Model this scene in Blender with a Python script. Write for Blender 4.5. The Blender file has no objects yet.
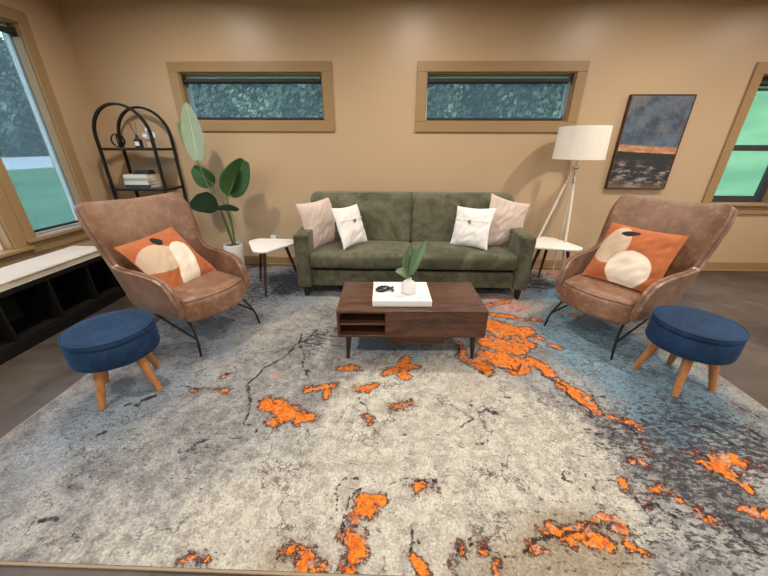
import bpy, bmesh, math, random
import numpy as np
from mathutils import Vector, Matrix, noise
from math import sin, cos, pi, radians as rad

random.seed(7)
SC = bpy.context.scene
COL = SC.collection

# ------------------------------------------------------------------ object helpers
def obj(name, bm, mat=None, parent=None, smooth=True, loc=None, rot=None, kind=None):
    me = bpy.data.meshes.new(name)
    bm.normal_update()
    bm.to_mesh(me)
    bm.free()
    if smooth:
        for p in me.polygons:
            p.use_smooth = True
        try:
            me.set_sharp_from_angle(angle=rad(38))
        except Exception:
            pass
    o = bpy.data.objects.new(name, me)
    COL.objects.link(o)
    if mat:
        for m in (mat if isinstance(mat, (list, tuple)) else [mat]):
            me.materials.append(m)
    if parent:
        o.parent = parent
    if loc:
        o.location = loc
    if rot:
        o.rotation_euler = rot
    if kind:
        o['kind'] = kind
    return o

def tag(o, label, cat, group=None):
    o['label'] = label
    o['category'] = cat
    if group:
        o['group'] = group
    return o

def thing(name, label, cat, loc=(0, 0, 0), rz=0.0, group=None):
    o = bpy.data.objects.new(name, None)
    o.empty_display_size = .1
    COL.objects.link(o)
    o.location = loc
    o.rotation_euler = (0, 0, rz)
    return tag(o, label, cat, group)

def dup(root, label, loc, rot, group=None):
    r = root.copy()
    COL.objects.link(r)
    r.location = loc
    r.rotation_euler = rot
    r['label'] = label
    for ch in list(root.children):
        c = ch.copy()
        COL.objects.link(c)
        c.parent = r
        for g in list(ch.children):
            d = g.copy()
            COL.objects.link(d)
            d.parent = c
    return r

def struct(name, bm, mat, parent=None, smooth=False):
    o = obj(name, bm, mat, parent, smooth)
    if not parent:
        o['kind'] = 'structure'
    return o

# ------------------------------------------------------------------ mesh helpers
def B():
    return bmesh.new()

def box(bm, x0, x1, y0, y1, z0, z1, bev=0.0, seg=2, M=None):
    r = bmesh.ops.create_cube(bm, size=1.0)
    vs = r['verts']
    for v in vs:
        v.co = Vector((x0 + (v.co.x + .5) * (x1 - x0), y0 + (v.co.y + .5) * (y1 - y0), z0 + (v.co.z + .5) * (z1 - z0)))
    if bev > 0:
        es = list({e for v in vs for e in v.link_edges})
        g = bmesh.ops.bevel(bm, geom=es, offset=bev, segments=seg, affect='EDGES', profile=.5)
        vs = list({v for f in g['faces'] for v in f.verts} | {v for v in vs if v.is_valid})
    if M is not None:
        for v in vs:
            v.co = M @ v.co
    return vs

def lathe(bm, prof, n=32, M=None):
    rings = []
    for r, z in prof:
        if r < 1e-6:
            rings.append([bm.verts.new((0, 0, z))])
        else:
            rings.append([bm.verts.new((r * cos(2 * pi * k / n), r * sin(2 * pi * k / n), z)) for k in range(n)])
    for a, b in zip(rings, rings[1:]):
        for k in range(n):
            k2 = (k + 1) % n
            if len(a) == 1 and len(b) == 1:
                continue
            if len(a) == 1:
                bm.faces.new((a[0], b[k2], b[k]))
            elif len(b) == 1:
                bm.faces.new((a[k], a[k2], b[0]))
            else:
                bm.faces.new((a[k], a[k2], b[k2], b[k]))
    for rg, flip in ((rings[0], True), (rings[-1], False)):
        if len(rg) > 1:
            bm.faces.new(rg[::-1] if flip else rg)
    if M is not None:
        for rg in rings:
            for v in rg:
                v.co = M @ v.co

def smooth_pts(pts, n=8, closed=False):
    P = [Vector(p) for p in pts]
    out = []
    N = len(P)
    for i in range(N if closed else N - 1):
        if closed:
            p0, p1, p2, p3 = P[i - 1], P[i], P[(i + 1) % N], P[(i + 2) % N]
        else:
            p1, p2 = P[i], P[i + 1]
            p0 = P[i - 1] if i > 0 else p1 * 2 - p2
            p3 = P[i + 2] if i + 2 < N else p2 * 2 - p1
        for k in range(n):
            t = k / n
            out.append(.5 * ((2 * p1) + (p2 - p0) * t + (2 * p0 - 5 * p1 + 4 * p2 - p3) * t * t + (3 * p1 - p0 - 3 * p2 + p3) * t ** 3))
    if not closed:
        out.append(P[-1])
    return out

def tube(bm, pts, r, seg=10, closed=False, r1=None):
    P = [Vector(p) for p in pts]
    N = len(P)
    T = []
    for i in range(N):
        if closed:
            d = P[(i + 1) % N] - P[i - 1]
        else:
            d = P[min(i + 1, N - 1)] - P[max(i - 1, 0)]
        T.append(d.normalized())
    n = T[0].orthogonal().normalized()
    rings = []
    for i in range(N):
        n = (n - T[i] * n.dot(T[i])).normalized()
        b = T[i].cross(n)
        rr = r if r1 is None else r + (r1 - r) * i / (N - 1)
        rings.append([bm.verts.new(P[i] + (n * cos(2 * pi * k / seg) + b * sin(2 * pi * k / seg)) * rr) for k in range(seg)])
    pairs = list(zip(rings, rings[1:]))
    if closed:
        a, b = rings[-1], rings[0]
        off = min(range(seg), key=lambda s: sum((a[k].co - b[(k + s) % seg].co).length for k in range(seg)))
        pairs.append((a, b[off:] + b[:off]))
    for a, b in pairs:
        for k in range(seg):
            bm.faces.new((a[k], a[(k + 1) % seg], b[(k + 1) % seg], b[k]))
    if not closed:
        bm.faces.new(rings[0][::-1])
        bm.faces.new(rings[-1])

def bar_sweep(bm, pts, w, h, axis):
    """rectangular bar along pts; h is measured along the fixed axis, w across it"""
    P = [Vector(p) for p in pts]
    A = Vector(axis).normalized()
    rings = []
    for i in range(len(P)):
        t = (P[min(i + 1, len(P) - 1)] - P[max(i - 1, 0)]).normalized()
        s = t.cross(A).normalized()
        rings.append([bm.verts.new(P[i] + s * a * w / 2 + A * b * h / 2) for a, b in ((1, 1), (-1, 1), (-1, -1), (1, -1))])
    for a, b in zip(rings, rings[1:]):
        for k in range(4):
            bm.faces.new((a[k], a[(k + 1) % 4], b[(k + 1) % 4], b[k]))
    bm.faces.new(rings[0][::-1])
    bm.faces.new(rings[-1])
    bmesh.ops.recalc_face_normals(bm, faces=bm.faces[:])

def soft_box(bm, cx, cy, cz, w, d, h, r, crown=(0, 0, 0), nr=4, ni=8, f=None):
    """rounded upholstery block, optionally crowned along x / y / z; f maps the finished point"""
    H = (w / 2, d / 2, h / 2)
    r = min(r, min(H) * .98)
    def samp(hh):
        a = [-hh + r * k / nr for k in range(nr)]
        inn = [(-hh + r) + (2 * hh - 2 * r) * k / ni for k in range(ni + 1)]
        return a + inn + [-q for q in a[::-1]]
    S = [samp(q) for q in H]
    cache = {}
    def vert(p):
        k = tuple(round(c, 5) for c in p)
        if k in cache:
            return cache[k]
        q = [max(-(H[i] - r), min(H[i] - r, p[i])) for i in range(3)]
        dv = Vector([p[i] - q[i] for i in range(3)])
        v = Vector(q) + (dv.normalized() * r if dv.length > 1e-9 else dv)
        u = [v[i] / H[i] for i in range(3)]
        for i in range(3):
            if crown[i]:
                j, k2 = [m for m in range(3) if m != i]
                v[i] += crown[i] * u[i] * (1 - min(1, u[j] ** 2)) * (1 - min(1, u[k2] ** 2))
        if f:
            v = f(v, u)
        nv = bm.verts.new(v + Vector((cx, cy, cz)))
        cache[k] = nv
        return nv
    for ax in range(3):
        j, k2 = [(1, 2), (2, 0), (0, 1)][ax]
        for sg in (-1, 1):
            for a0, a1 in zip(S[j], S[j][1:]):
                for b0, b1 in zip(S[k2], S[k2][1:]):
                    ps = []
                    for a, b in ((a0, b0), (a1, b0), (a1, b1), (a0, b1)):
                        p = [0, 0, 0]
                        p[ax] = sg * H[ax]; p[j] = a; p[k2] = b
                        ps.append(vert(p))
                    if sg < 0:
                        ps = ps[::-1]
                    if len(set(ps)) == 4:
                        try:
                            bm.faces.new(ps)
                        except ValueError:
                            pass

def pillow_bm(w, h, T, seed=0, flange=0.0, n=34, pinch=.07, wr=.012, sag=.0):
    """a stuffed square cushion standing in its XZ plane, front towards -Y"""
    bm = B()
    grids = []
    for side in (-1, 1):
        g = []
        for i in range(n + 1):
            row = []
            for j in range(n + 1):
                u = -1 + 2 * i / n; v = -1 + 2 * j / n
                fx = 1 - pinch * (1 - v * v); fz = 1 - pinch * (1 - u * u)
                uu = min(1, abs(u) / (1 - flange)); vv = min(1, abs(v) / (1 - flange))
                e = max(0, (1 - uu ** 2.2) * (1 - vv ** 2.2))
                t = T / 2 * e ** .52
                x = u * w / 2 * fx; z = v * h / 2 * fz
                q = Vector((x * 7 + seed * 3.1, z * 7, side * 2.3 + seed))
                nz = noise.noise(q) + .5 * noise.noise(q * 2.3)
                cr = noise.noise(Vector((u * 2.2 + v * 1.1 + seed, (u - v) * 5 + seed, side)))
                y = side * (t + wr * (nz + .8 * cr) * min(1, e * 3)) + .012 * noise.noise(Vector((u * 1.5 + seed, v * 1.5, 5)))
                z -= sag * (1 - abs(u)) * (1 if v > 0 else 0) * v
                row.append(bm.verts.new((x, y, z)))
            g.append(row)
        grids.append(g)
        for i in range(n):
            for j in range(n):
                f = (g[i][j], g[i + 1][j], g[i + 1][j + 1], g[i][j + 1])
                bm.faces.new(f if side < 0 else f[::-1])
    bmesh.ops.remove_doubles(bm, verts=bm.verts[:], dist=.0012)
    return bm

def recalc(bm):
    bmesh.ops.recalc_face_normals(bm, faces=bm.faces[:])
    return bm

# ------------------------------------------------------------------ material helpers
class N:
    """tiny node-graph writer"""
    def __init__(s, name):
        s.m = bpy.data.materials.new(name)
        s.m.use_nodes = True
        s.t = s.m.node_tree
        s.t.nodes.clear()
        s.out = s.t.nodes.new('ShaderNodeOutputMaterial')
        s.co = s.n('ShaderNodeTexCoord').outputs['Object']
    def n(s, typ, **kw):
        nd = s.t.nodes.new(typ)
        for k, v in kw.items():
            setattr(nd, k, v)
        return nd
    def set(s, nd, i, v):
        if isinstance(v, bpy.types.NodeSocket):
            s.t.links.new(v, nd.inputs[i])
        elif v is not None:
            if isinstance(v, (tuple, list)) and len(v) == 3 and nd.inputs[i].type == 'RGBA':
                v = (*v, 1)
            nd.inputs[i].default_value = v
    def noise(s, scale=5, detail=4, rough=.55, dist=0, vec=None):
        nd = s.n('ShaderNodeTexNoise')
        s.set(nd, 'Vector', vec or s.co); s.set(nd, 'Scale', scale); s.set(nd, 'Detail', detail); s.set(nd, 'Roughness', rough); s.set(nd, 'Distortion', dist)
        return nd.outputs['Fac']
    def voro(s, scale=5, feature='F1', vec=None, out='Distance', rnd=1):
        nd = s.n('ShaderNodeTexVoronoi', feature=feature)
        s.set(nd, 'Vector', vec or s.co); s.set(nd, 'Scale', scale); s.set(nd, 'Randomness', rnd)
        return nd.outputs[out]
    def math(s, op, a, b=None, c=None, clamp=False):
        nd = s.n('ShaderNodeMath', operation=op, use_clamp=clamp)
        s.set(nd, 0, a); s.set(nd, 1, b); s.set(nd, 2, c)
        return nd.outputs[0]
    def vmath(s, op, a, b=None):
        nd = s.n('ShaderNodeVectorMath', operation=op)
        s.set(nd, 0, a); s.set(nd, 1, b)
        return nd.outputs[0]
    def step(s, v, lo, hi, a=0., b=1., smooth=True):
        nd = s.n('ShaderNodeMapRange', interpolation_type='SMOOTHSTEP' if smooth else 'LINEAR')
        s.set(nd, 0, v); s.set(nd, 1, lo); s.set(nd, 2, hi); s.set(nd, 3, a); s.set(nd, 4, b)
        return nd.outputs[0]
    def mix(s, f, a, b, mode='MIX'):
        nd = s.n('ShaderNodeMix', data_type='RGBA', blend_type=mode)
        for i, v in ((0, f), (6, a), (7, b)):
            if isinstance(v, tuple) and len(v) == 3:
                v = (*v, 1)
            s.set(nd, i, v)
        return nd.outputs[2]
    def mapping(s, scale=(1, 1, 1), rot=(0, 0, 0), loc=(0, 0, 0), vec=None):
        nd = s.n('ShaderNodeMapping')
        s.set(nd, 'Vector', vec or s.co); s.set(nd, 'Scale', scale); s.set(nd, 'Rotation', rot); s.set(nd, 'Location', loc)
        return nd.outputs[0]
    def sep(s, v):
        nd = s.n('ShaderNodeSeparateXYZ'); s.set(nd, 0, v)
        return nd.outputs
    def attr(s, name):
        return s.n('ShaderNodeAttribute', attribute_name=name).outputs['Vector']
    def bump(s, h, strength=.3, dist=.01):
        nd = s.n('ShaderNodeBump')
        s.set(nd, 'Height', h); s.set(nd, 'Strength', strength); s.set(nd, 'Distance', dist)
        return nd.outputs[0]
    def bsdf(s, color, rough=.5, normal=None, metal=0, spec=.5, sheen=0, sheen_tint=(1, 1, 1), sheen_rough=.4, coat=0, emis=None, emis_s=0):
        nd = s.n('ShaderNodeBsdfPrincipled')
        for k, v in (('Base Color', color), ('Roughness', rough), ('Normal', normal), ('Metallic', metal), ('Specular IOR Level', spec), ('Sheen Weight', sheen), ('Sheen Tint', sheen_tint), ('Sheen Roughness', sheen_rough), ('Coat Weight', coat)):
            s.set(nd, k, v)
        if emis:
            s.set(nd, 'Emission Color', emis); s.set(nd, 'Emission Strength', emis_s)
        s.t.links.new(nd.outputs[0], s.out.inputs[0])
        return s.m

def simple(name, c, rough=.5, var=.12, scale=30, metal=0, bump=0, spec=.5, sheen=0, bscale=200):
    g = N(name)
    f = g.noise(scale, 4)
    c1 = tuple(x * (1 - var) for x in c); c2 = tuple(min(1, x * (1 + var)) for x in c)
    nrm = g.bump(g.noise(bscale, 2), bump, .002) if bump else None
    return g.bsdf(g.mix(f, c1, c2), rough, nrm, metal, spec, sheen)

M = {}
# painted plaster
def wall_paint(name, c):
    g = N(name)
    f = g.noise(1.3, 3)
    return g.bsdf(g.mix(f, tuple(x * .96 for x in c), tuple(x * 1.04 for x in c)), .38, g.bump(g.noise(140, 3), .12, .002), spec=.45)
M['wall'] = wall_paint('tan_wall_paint', (.495, .36, .228))
M['ceiling'] = wall_paint('ceiling_paint', (.62, .56, .48))
M['trim'] = simple('tan_trim_paint', (.32, .21, .105), .33, .05, 4)
M['sash'] = simple('dark_bronze_sash', (.035, .04, .05), .35, .1, 10)
M['sash_light'] = simple('white_window_track', (.75, .75, .74), .4, .04, 10)
M['black_metal'] = simple('black_metal', (.012, .0095, .008), .6, .2, 30, spec=.25)
M['black_plastic'] = simple('black_satin', (.012, .012, .013), .35, .2, 30)
M['white_lacquer'] = simple('white_lacquer', (.82, .81, .79), .28, .02, 6)
M['white_plastic'] = simple('white_plastic', (.8, .79, .76), .4, .03, 6)
M['chrome'] = simple('brushed_steel', (.62, .6, .57), .22, .08, 40, metal=1)
M['acrylic'] = simple('pale_limed_wood', (.68, .6, .52), .4, .12, 40)
M['ceramic'] = simple('white_matte_ceramic', (.78, .76, .74), .45, .04, 14, bump=.1)
M['paper'] = simple('page_edges', (.74, .68, .55), .8, .12, 120)

def wood(name, dark, mid, light, scale=(1, 14, 14), rough=.4, rot=(0, 0, 0), big=1.4):
    g = N(name)
    v = g.mapping(scale, rot)
    a = g.noise(big, 6, .62, 1.2, v)
    b = g.noise(9, 5, .7, .4, v)
    p = g.mix(g.step(a, .32, .68), dark, mid)
    p = g.mix(g.math('MULTIPLY', g.step(b, .45, .75), .55), p, light)
    p = g.mix(g.math('MULTIPLY', g.step(g.noise(2.5, 3, .5, 2, v), .58, .7), .6), p, tuple(x * .45 for x in dark))
    return g.bsdf(p, rough, g.bump(b, .08, .002))
M['walnut'] = wood('walnut_planks', (.035, .014, .008), (.105, .042, .022), (.19, .088, .05), (1.6, 11, 11), .4)
M['walnut_end'] = wood('walnut_end_panels', (.035, .014, .008), (.095, .038, .02), (.17, .08, .045), (11, 1.6, 11), .42)
M['walnut_dark'] = wood('dark_walnut_legs', (.028, .012, .008), (.06, .026, .014), (.1, .045, .025), (12, 12, 2), .4)
M['espresso'] = simple('espresso_stain', (.02, .012, .009), .4, .3, 40)
M['oak_leg'] = wood('orange_beech_legs', (.36, .15, .05), (.47, .2, .07), (.55, .27, .11), (14, 14, 2), .42)
M['shelf_wood'] = wood('brown_shelf_boards', (.05, .025, .015), (.10, .05, .03), (.15, .08, .045), (2, 14, 14), .5)

# brown aged leather; its mottle also paints highlights and shade into the colour
g = N('aged_shaded_leather')
a = g.noise(3.2, 5, .6, .6); b = g.noise(16, 6, .7); c = g.noise(150, 3)
p = g.mix(g.step(a, .3, .7), (.15, .068, .034), (.26, .14, .085))
p = g.mix(g.math('MULTIPLY', g.step(b, .5, .75), .55), p, (.46, .29, .19))
p = g.mix(g.math('MULTIPLY', g.step(b, .5, .28), .55), p, (.075, .033, .019))
M['leather'] = g.bsdf(p, g.step(b, .3, .7, .33, .5), g.bump(g.math('ADD', c, g.math('MULTIPLY', g.voro(70), .8)), .14, .003), spec=.5, sheen=.12)
M['leather_seam'] = simple('dark_leather_piping', (.085, .04, .025), .5, .2, 60)

def velvet(name, c, patch, sheen, tint, rough=.75, ps=3.0):
    g = N(name)
    a = g.noise(ps, 4, .6, 1.4); b = g.noise(260, 2); s = g.noise(ps * 3.3, 3, .6, .8)
    f = g.math('ADD', g.math('MULTIPLY', g.step(a, .30, .72), .7), g.math('MULTIPLY', g.step(s, .40, .70), .3))
    p = g.mix(f, c, patch)  # lighter patches put mottled highlights into the velvet colour
    return g.bsdf(p, rough, g.bump(g.math('ADD', b, g.math('MULTIPLY', a, 1.2)), .16, .004), spec=.25, sheen=sheen, sheen_tint=tint, sheen_rough=.35)
M['green_velvet'] = velvet('olive_velvet', (.047, .046, .025), (.150, .147, .098), .45, (.74, .76, .66))
M['blue_velvet'] = velvet('navy_velvet', (.004, .018, .050), (.012, .046, .116), .12, (.2, .42, .8), ps=5)
M['blue_seam'] = simple('navy_piping', (.005, .026, .085), .7, .2, 60)

def linen(name, c, sc=420, rough=.9):
    g = N(name)
    w1 = g.n('ShaderNodeTexWave', wave_type='BANDS', bands_direction='X'); g.set(w1, 'Vector', g.co); g.set(w1, 'Scale', sc / 3.5); g.set(w1, 'Distortion', 2.)
    w2 = g.n('ShaderNodeTexWave', wave_type='BANDS', bands_direction='Z'); g.set(w2, 'Vector', g.co); g.set(w2, 'Scale', sc / 3.5); g.set(w2, 'Distortion', 2.)
    h = g.math('ADD', w1.outputs['Fac'], w2.outputs['Fac'])
    f = g.noise(40, 4)
    p = g.mix(f, tuple(x * .93 for x in c), tuple(min(1, x * 1.05) for x in c))
    return g.bsdf(p, rough, g.bump(g.math('ADD', g.math('MULTIPLY', h, .5), g.noise(30, 3)), .18, .003), spec=.2, sheen=.1)
M['linen_white'] = linen('white_linen', (.80, .78, .765))
M['linen_pink'] = linen('blush_linen', (.60, .50, .45))
M['linen_bench'] = linen('cream_bench_cloth', (.58, .53, .45))
M['shade_cloth'] = linen('white_lamp_shade_cloth', (.80, .76, .70), 700)
M['button'] = simple('horn_button', (.2, .15, .11), .35, .4, 90)

# stained concrete floor
g = N('stained_concrete')
a = g.noise(.75, 6, .62, .7); b = g.noise(4.5, 6, .65, .4); c = g.noise(60, 4)
p = g.mix(g.step(a, .33, .67), (.022, .018, .016), (.095, .077, .065))
p = g.mix(g.math('MULTIPLY', g.step(b, .5, .72), .5), p, (.145, .118, .098))
p = g.mix(g.math('MULTIPLY', g.step(b, .47, .3), .55), p, (.02, .017, .016))
p = g.mix(g.math('MULTIPLY', c, .3), p, (.12, .1, .085))
M['floor'] = g.bsdf(p, g.step(b, .3, .7, .34, .5), g.bump(c, .06, .003), spec=.45)
# ------------------------------------------------------------------ rug pattern (positions in metres on the floor)
ORANGE = [
 ([(-0.786, 1.535), (-0.679, 1.428)], 0.044),
 ([(-0.75, 1.555), (-0.628, 1.484)], 0.032),
 ([(-0.684, 1.404), (-0.553, 1.415)], 0.048),
 ([(-0.553, 1.415), (-0.439, 1.412)], 0.024),
 ([(-0.553, 1.652), (-0.385, 1.683)], 0.03),
 ([(-0.432, 1.691), (-0.397, 1.587)], 0.017),
 ([(-1.151, 1.767), (-1.146, 1.796)], 0.014),
 ([(-1.158, 1.645), (-1.074, 1.626)], 0.01),
 ([(-1.292, 1.623), (-1.271, 1.62)], 0.014),
 ([(-0.811, 0.675), (-0.772, 0.685), (-0.722, 0.675)], 0.02),
 ([(-0.374, 0.738), (-0.321, 0.709), (-0.26, 0.675)], 0.033),
 ([(-0.319, 0.702), (-0.29, 0.653)], 0.031),
 ([(-0.042, 1.847), (0.059, 1.882), (0.204, 1.919)], 0.036),
 ([(0.103, 2.017), (0.118, 1.822)], 0.043),
 ([(-0.37, 1.88), (-0.268, 1.884)], 0.025),
 ([(-0.215, 1.652), (-0.114, 1.699)], 0.025),
 ([(-0.005, 1.502), (0.135, 1.544)], 0.019),
 ([(-0.126, 1.444), (-0.11, 1.401)], 0.015),
 ([(-0.018, 0.965), (-0.096, 0.95), (-0.117, 0.899), (-0.145, 0.818)], 0.028),
 ([(-0.043, 0.938), (-0.105, 0.9)], 0.032),
 ([(-0.145, 0.818), (-0.126, 0.747), (-0.139, 0.672)], 0.038),
 ([(-0.18, 0.807), (-0.165, 0.786)], 0.017),
 ([(0.099, 0.725), (0.128, 0.672)], 0.024),
 ([(0.29, 0.77), (0.278, 0.667)], 0.013),
 ([(0.38, 0.792), (0.386, 0.772)], 0.015),
 ([(0.436, 0.726), (0.435, 0.708)], 0.012),
 ([(0.141, 1.01), (0.215, 1.004)], 0.01),
 ([(0.931, 2.543), (0.979, 2.446)], 0.101),
 ([(1.041, 2.521), (1.127, 2.404), (1.234, 2.455)], 0.064),
 ([(0.858, 2.283), (1.01, 2.205)], 0.109),
 ([(0.767, 2.08), (0.906, 2.029), (0.958, 1.961)], 0.086),
 ([(0.66, 2.003), (0.703, 1.919)], 0.053),
 ([(0.569, 2.21), (0.576, 2.018), (0.647, 1.951)], 0.032),
 ([(0.999, 2.734), (1.156, 2.711)], 0.039),
 ([(1.215, 2.685), (1.264, 2.671)], 0.024),
 ([(1.341, 2.663), (1.416, 2.649)], 0.024),
 ([(1.054, 2.333), (1.155, 2.251)], 0.042),
 ([(1.213, 2.339), (1.281, 2.328)], 0.022),
 ([(1.316, 2.244), (1.366, 2.217)], 0.029),
 ([(1.064, 2.017), (1.126, 1.934), (1.139, 1.87)], 0.046),
 ([(1.139, 1.87), (1.177, 1.737)], 0.022),
 ([(1.224, 1.697), (1.248, 1.619), (1.284, 1.523)], 0.047),
 ([(1.258, 1.671), (1.294, 1.57)], 0.04),
 ([(1.347, 1.484), (1.394, 1.463)], 0.031),
 ([(1.417, 1.459), (1.453, 1.439)], 0.018),
 ([(1.765, 2.762), (1.812, 2.746)], 0.025),
 ([(1.919, 2.843), (1.949, 2.82)], 0.016),
 ([(1.001, 2.946), (1.241, 3.055)], 0.031),
 ([(1.394, 1.333), (1.374, 1.22)], 0.01),
 ([(1.269, 1.181), (1.347, 1.165)], 0.021),
 ([(1.158, 1.065), (1.145, 1.011)], 0.014),
 ([(1.17, 0.962), (1.22, 0.972)], 0.011),
 ([(1.29, 1.025), (1.326, 1.03)], 0.019),
 ([(1.39, 0.957), (1.404, 0.911)], 0.021),
 ([(1.355, 0.98), (1.385, 0.951)], 0.007),
 ([(1.698, 1.183), (1.797, 1.202)], 0.041),
 ([(1.656, 1.152), (1.717, 1.117), (1.731, 1.065)], 0.025),
 ([(1.797, 1.202), (1.831, 1.188)], 0.021),
 ([(1.62, 1.204), (1.649, 1.159)], 0.009),
 ([(1.611, 1.261), (1.626, 1.253)], 0.011),
 ([(1.861, 1.196), (1.919, 1.15)], 0.009),
 ([(1.62, 0.941), (1.666, 0.908)], 0.032),
 ([(1.651, 0.948), (1.697, 0.937)], 0.022),
 ([(0.943, 0.908), (0.996, 0.86)], 0.023),
 ([(0.983, 0.915), (1.016, 0.883)], 0.018),
 ([(0.717, 0.805), (0.793, 0.823), (0.838, 0.814)], 0.025),
 ([(0.71, 0.79), (0.749, 0.782)], 0.02),
 ([(0.97, 0.828), (1.018, 0.762)], 0.012),
 ([(0.983, 0.789), (1.047, 0.772)], 0.012),
 ([(0.827, 0.845), (0.897, 0.868)], 0.007),
 ([(0.679, 0.822), (0.798, 0.805), (0.884, 0.798)], 0.025),
 ([(0.587, 0.765), (0.62, 0.754)], 0.016),
]
CRACKS = [
 ([(-0.636, 2.434), (-0.829, 2.029), (-0.908, 1.864), (-0.974, 1.672), (-0.893, 1.551), (-0.864, 1.355)], 0.014),
 ([(-0.795, 2.354), (-0.615, 1.874), (-0.537, 1.687)], 0.008),
 ([(-0.877, 1.354), (-0.767, 1.342), (-0.767, 1.31)], 0.006),
 ([(-0.483, 1.351), (-0.469, 1.295)], 0.005),
 ([(-1.648, 1.245), (-1.604, 1.283)], 0.014),
 ([(-1.596, 1.528), (-1.537, 1.578)], 0.023),
 ([(-1.651, 1.457), (-1.59, 1.489)], 0.011),
 ([(-1.079, 1.183), (-1.036, 1.235), (-0.98, 1.257)], 0.007),
 ([(-1.494, 0.791), (-1.445, 0.811)], 0.012),
 ([(-1.537, 1.028), (-1.514, 1.053)], 0.009),
 ([(-1.279, 0.759), (-1.318, 0.791)], 0.005),
 ([(-0.432, 0.669), (-0.44, 0.721), (-0.41, 0.737)], 0.005),
 ([(-1.426, 1.636), (-1.295, 1.619), (-1.079, 1.669)], 0.005),
 ([(-1.176, 1.805), (-1.101, 1.783)], 0.008),
 ([(-0.692, 1.428), (-0.607, 1.331)], 0.004),
 ([(1.133, 1.687), (1.2, 1.637), (1.229, 1.497)], 0.007),
 ([(-0.219, 0.908), (-0.233, 0.998), (-0.212, 1.041), (-0.133, 1.072)], 0.004),
 ([(-0.006, 1.019), (0.223, 1.026)], 0.004),
 ([(-0.216, 1.591), (-0.135, 1.475)], 0.006),
 ([(-0.17, 0.662), (-0.155, 0.708), (-0.169, 0.765), (-0.195, 0.828), (-0.17, 0.922), (-0.113, 1.002)], 0.005),
 ([(0.106, 0.859), (0.095, 0.734), (0.125, 0.774)], 0.005),
 ([(0.261, 0.702), (0.295, 0.77), (0.357, 0.792)], 0.005),
 ([(0.339, 0.761), (0.44, 0.76), (0.569, 0.749), (0.666, 0.807), (0.817, 0.833), (0.86, 0.878)], 0.004),
 ([(0.461, 1.593), (0.512, 1.533), (0.535, 1.595)], 0.007),
 ([(0.412, 1.384), (0.506, 1.43), (0.455, 1.473)], 0.006),
 ([(0.548, 1.499), (0.617, 1.524), (0.684, 1.458)], 0.006),
 ([(0.702, 1.839), (0.788, 1.89)], 0.007),
 ([(0.747, 1.628), (0.812, 1.63)], 0.008),
 ([(0.912, 1.862), (0.904, 1.96)], 0.006),
 ([(0.498, 1.26), (0.553, 1.289)], 0.007),
 ([(1.076, 1.965), (1.112, 1.853), (1.197, 1.737), (1.197, 1.643), (1.218, 1.497), (1.244, 1.454)], 0.01),
 ([(1.06, 1.568), (1.169, 1.571)], 0.005),
 ([(1.64, 2.757), (1.639, 2.815), (1.627, 2.673)], 0.008),
 ([(1.334, 1.673), (1.394, 1.649)], 0.007),
 ([(0.561, 2.23), (0.517, 2.052), (0.597, 1.916), (0.685, 1.854)], 0.012),
 ([(0.754, 1.955), (0.924, 1.894), (0.981, 1.997)], 0.008),
 ([(1.396, 1.439), (1.406, 1.361), (1.364, 1.279), (1.367, 1.173)], 0.009),
 ([(1.482, 1.472), (1.517, 1.442)], 0.012),
 ([(1.156, 1.072), (1.151, 1.005), (1.158, 0.944), (1.225, 0.97), (1.268, 0.901)], 0.008),
 ([(1.355, 0.98), (1.38, 0.911)], 0.006),
 ([(1.416, 0.917), (1.382, 0.872)], 0.004),
 ([(1.458, 0.919), (1.488, 0.865), (1.529, 0.777)], 0.005),
 ([(1.512, 0.866), (1.513, 0.855)], 0.008),
 ([(0.844, 1.076), (0.884, 1.049), (0.927, 0.998)], 0.005),
 ([(0.847, 1.083), (0.906, 1.121), (0.904, 1.064)], 0.006),
 ([(0.966, 1.094), (1.005, 1.081), (0.968, 1.038)], 0.004),
 ([(1.042, 0.878), (1.048, 0.821), (1.058, 0.772)], 0.005),
 ([(0.809, 0.834), (0.862, 0.867), (0.92, 0.869)], 0.005),
 ([(1.654, 1.488), (1.719, 1.449), (1.829, 1.413)], 0.011),
 ([(1.911, 1.507), (1.994, 1.408), (2.096, 1.32)], 0.009),
 ([(1.821, 1.422), (1.857, 1.375)], 0.019),
 ([(2.108, 1.393), (2.113, 1.347)], 0.02),
 ([(1.64, 1.245), (1.684, 1.222)], 0.012),
 ([(1.542, 1.423), (1.632, 1.34)], 0.008),
 ([(1.654, 1.369), (1.67, 1.28)], 0.01),
 ([(1.86, 1.33), (1.941, 1.263)], 0.009),
 ([(2.197, 1.605), (2.237, 1.497)], 0.009),
 ([(1.142, 0.898), (1.163, 0.909)], 0.009),
 ([(1.241, 0.868), (1.25, 0.837)], 0.006),
 ([(2.027, 1.511), (2.064, 1.45)], 0.013),
 ([(2.113, 1.452), (2.162, 1.424)], 0.01),
 ([(1.152, 1.343), (1.266, 1.356)], 0.005),
]
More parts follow.
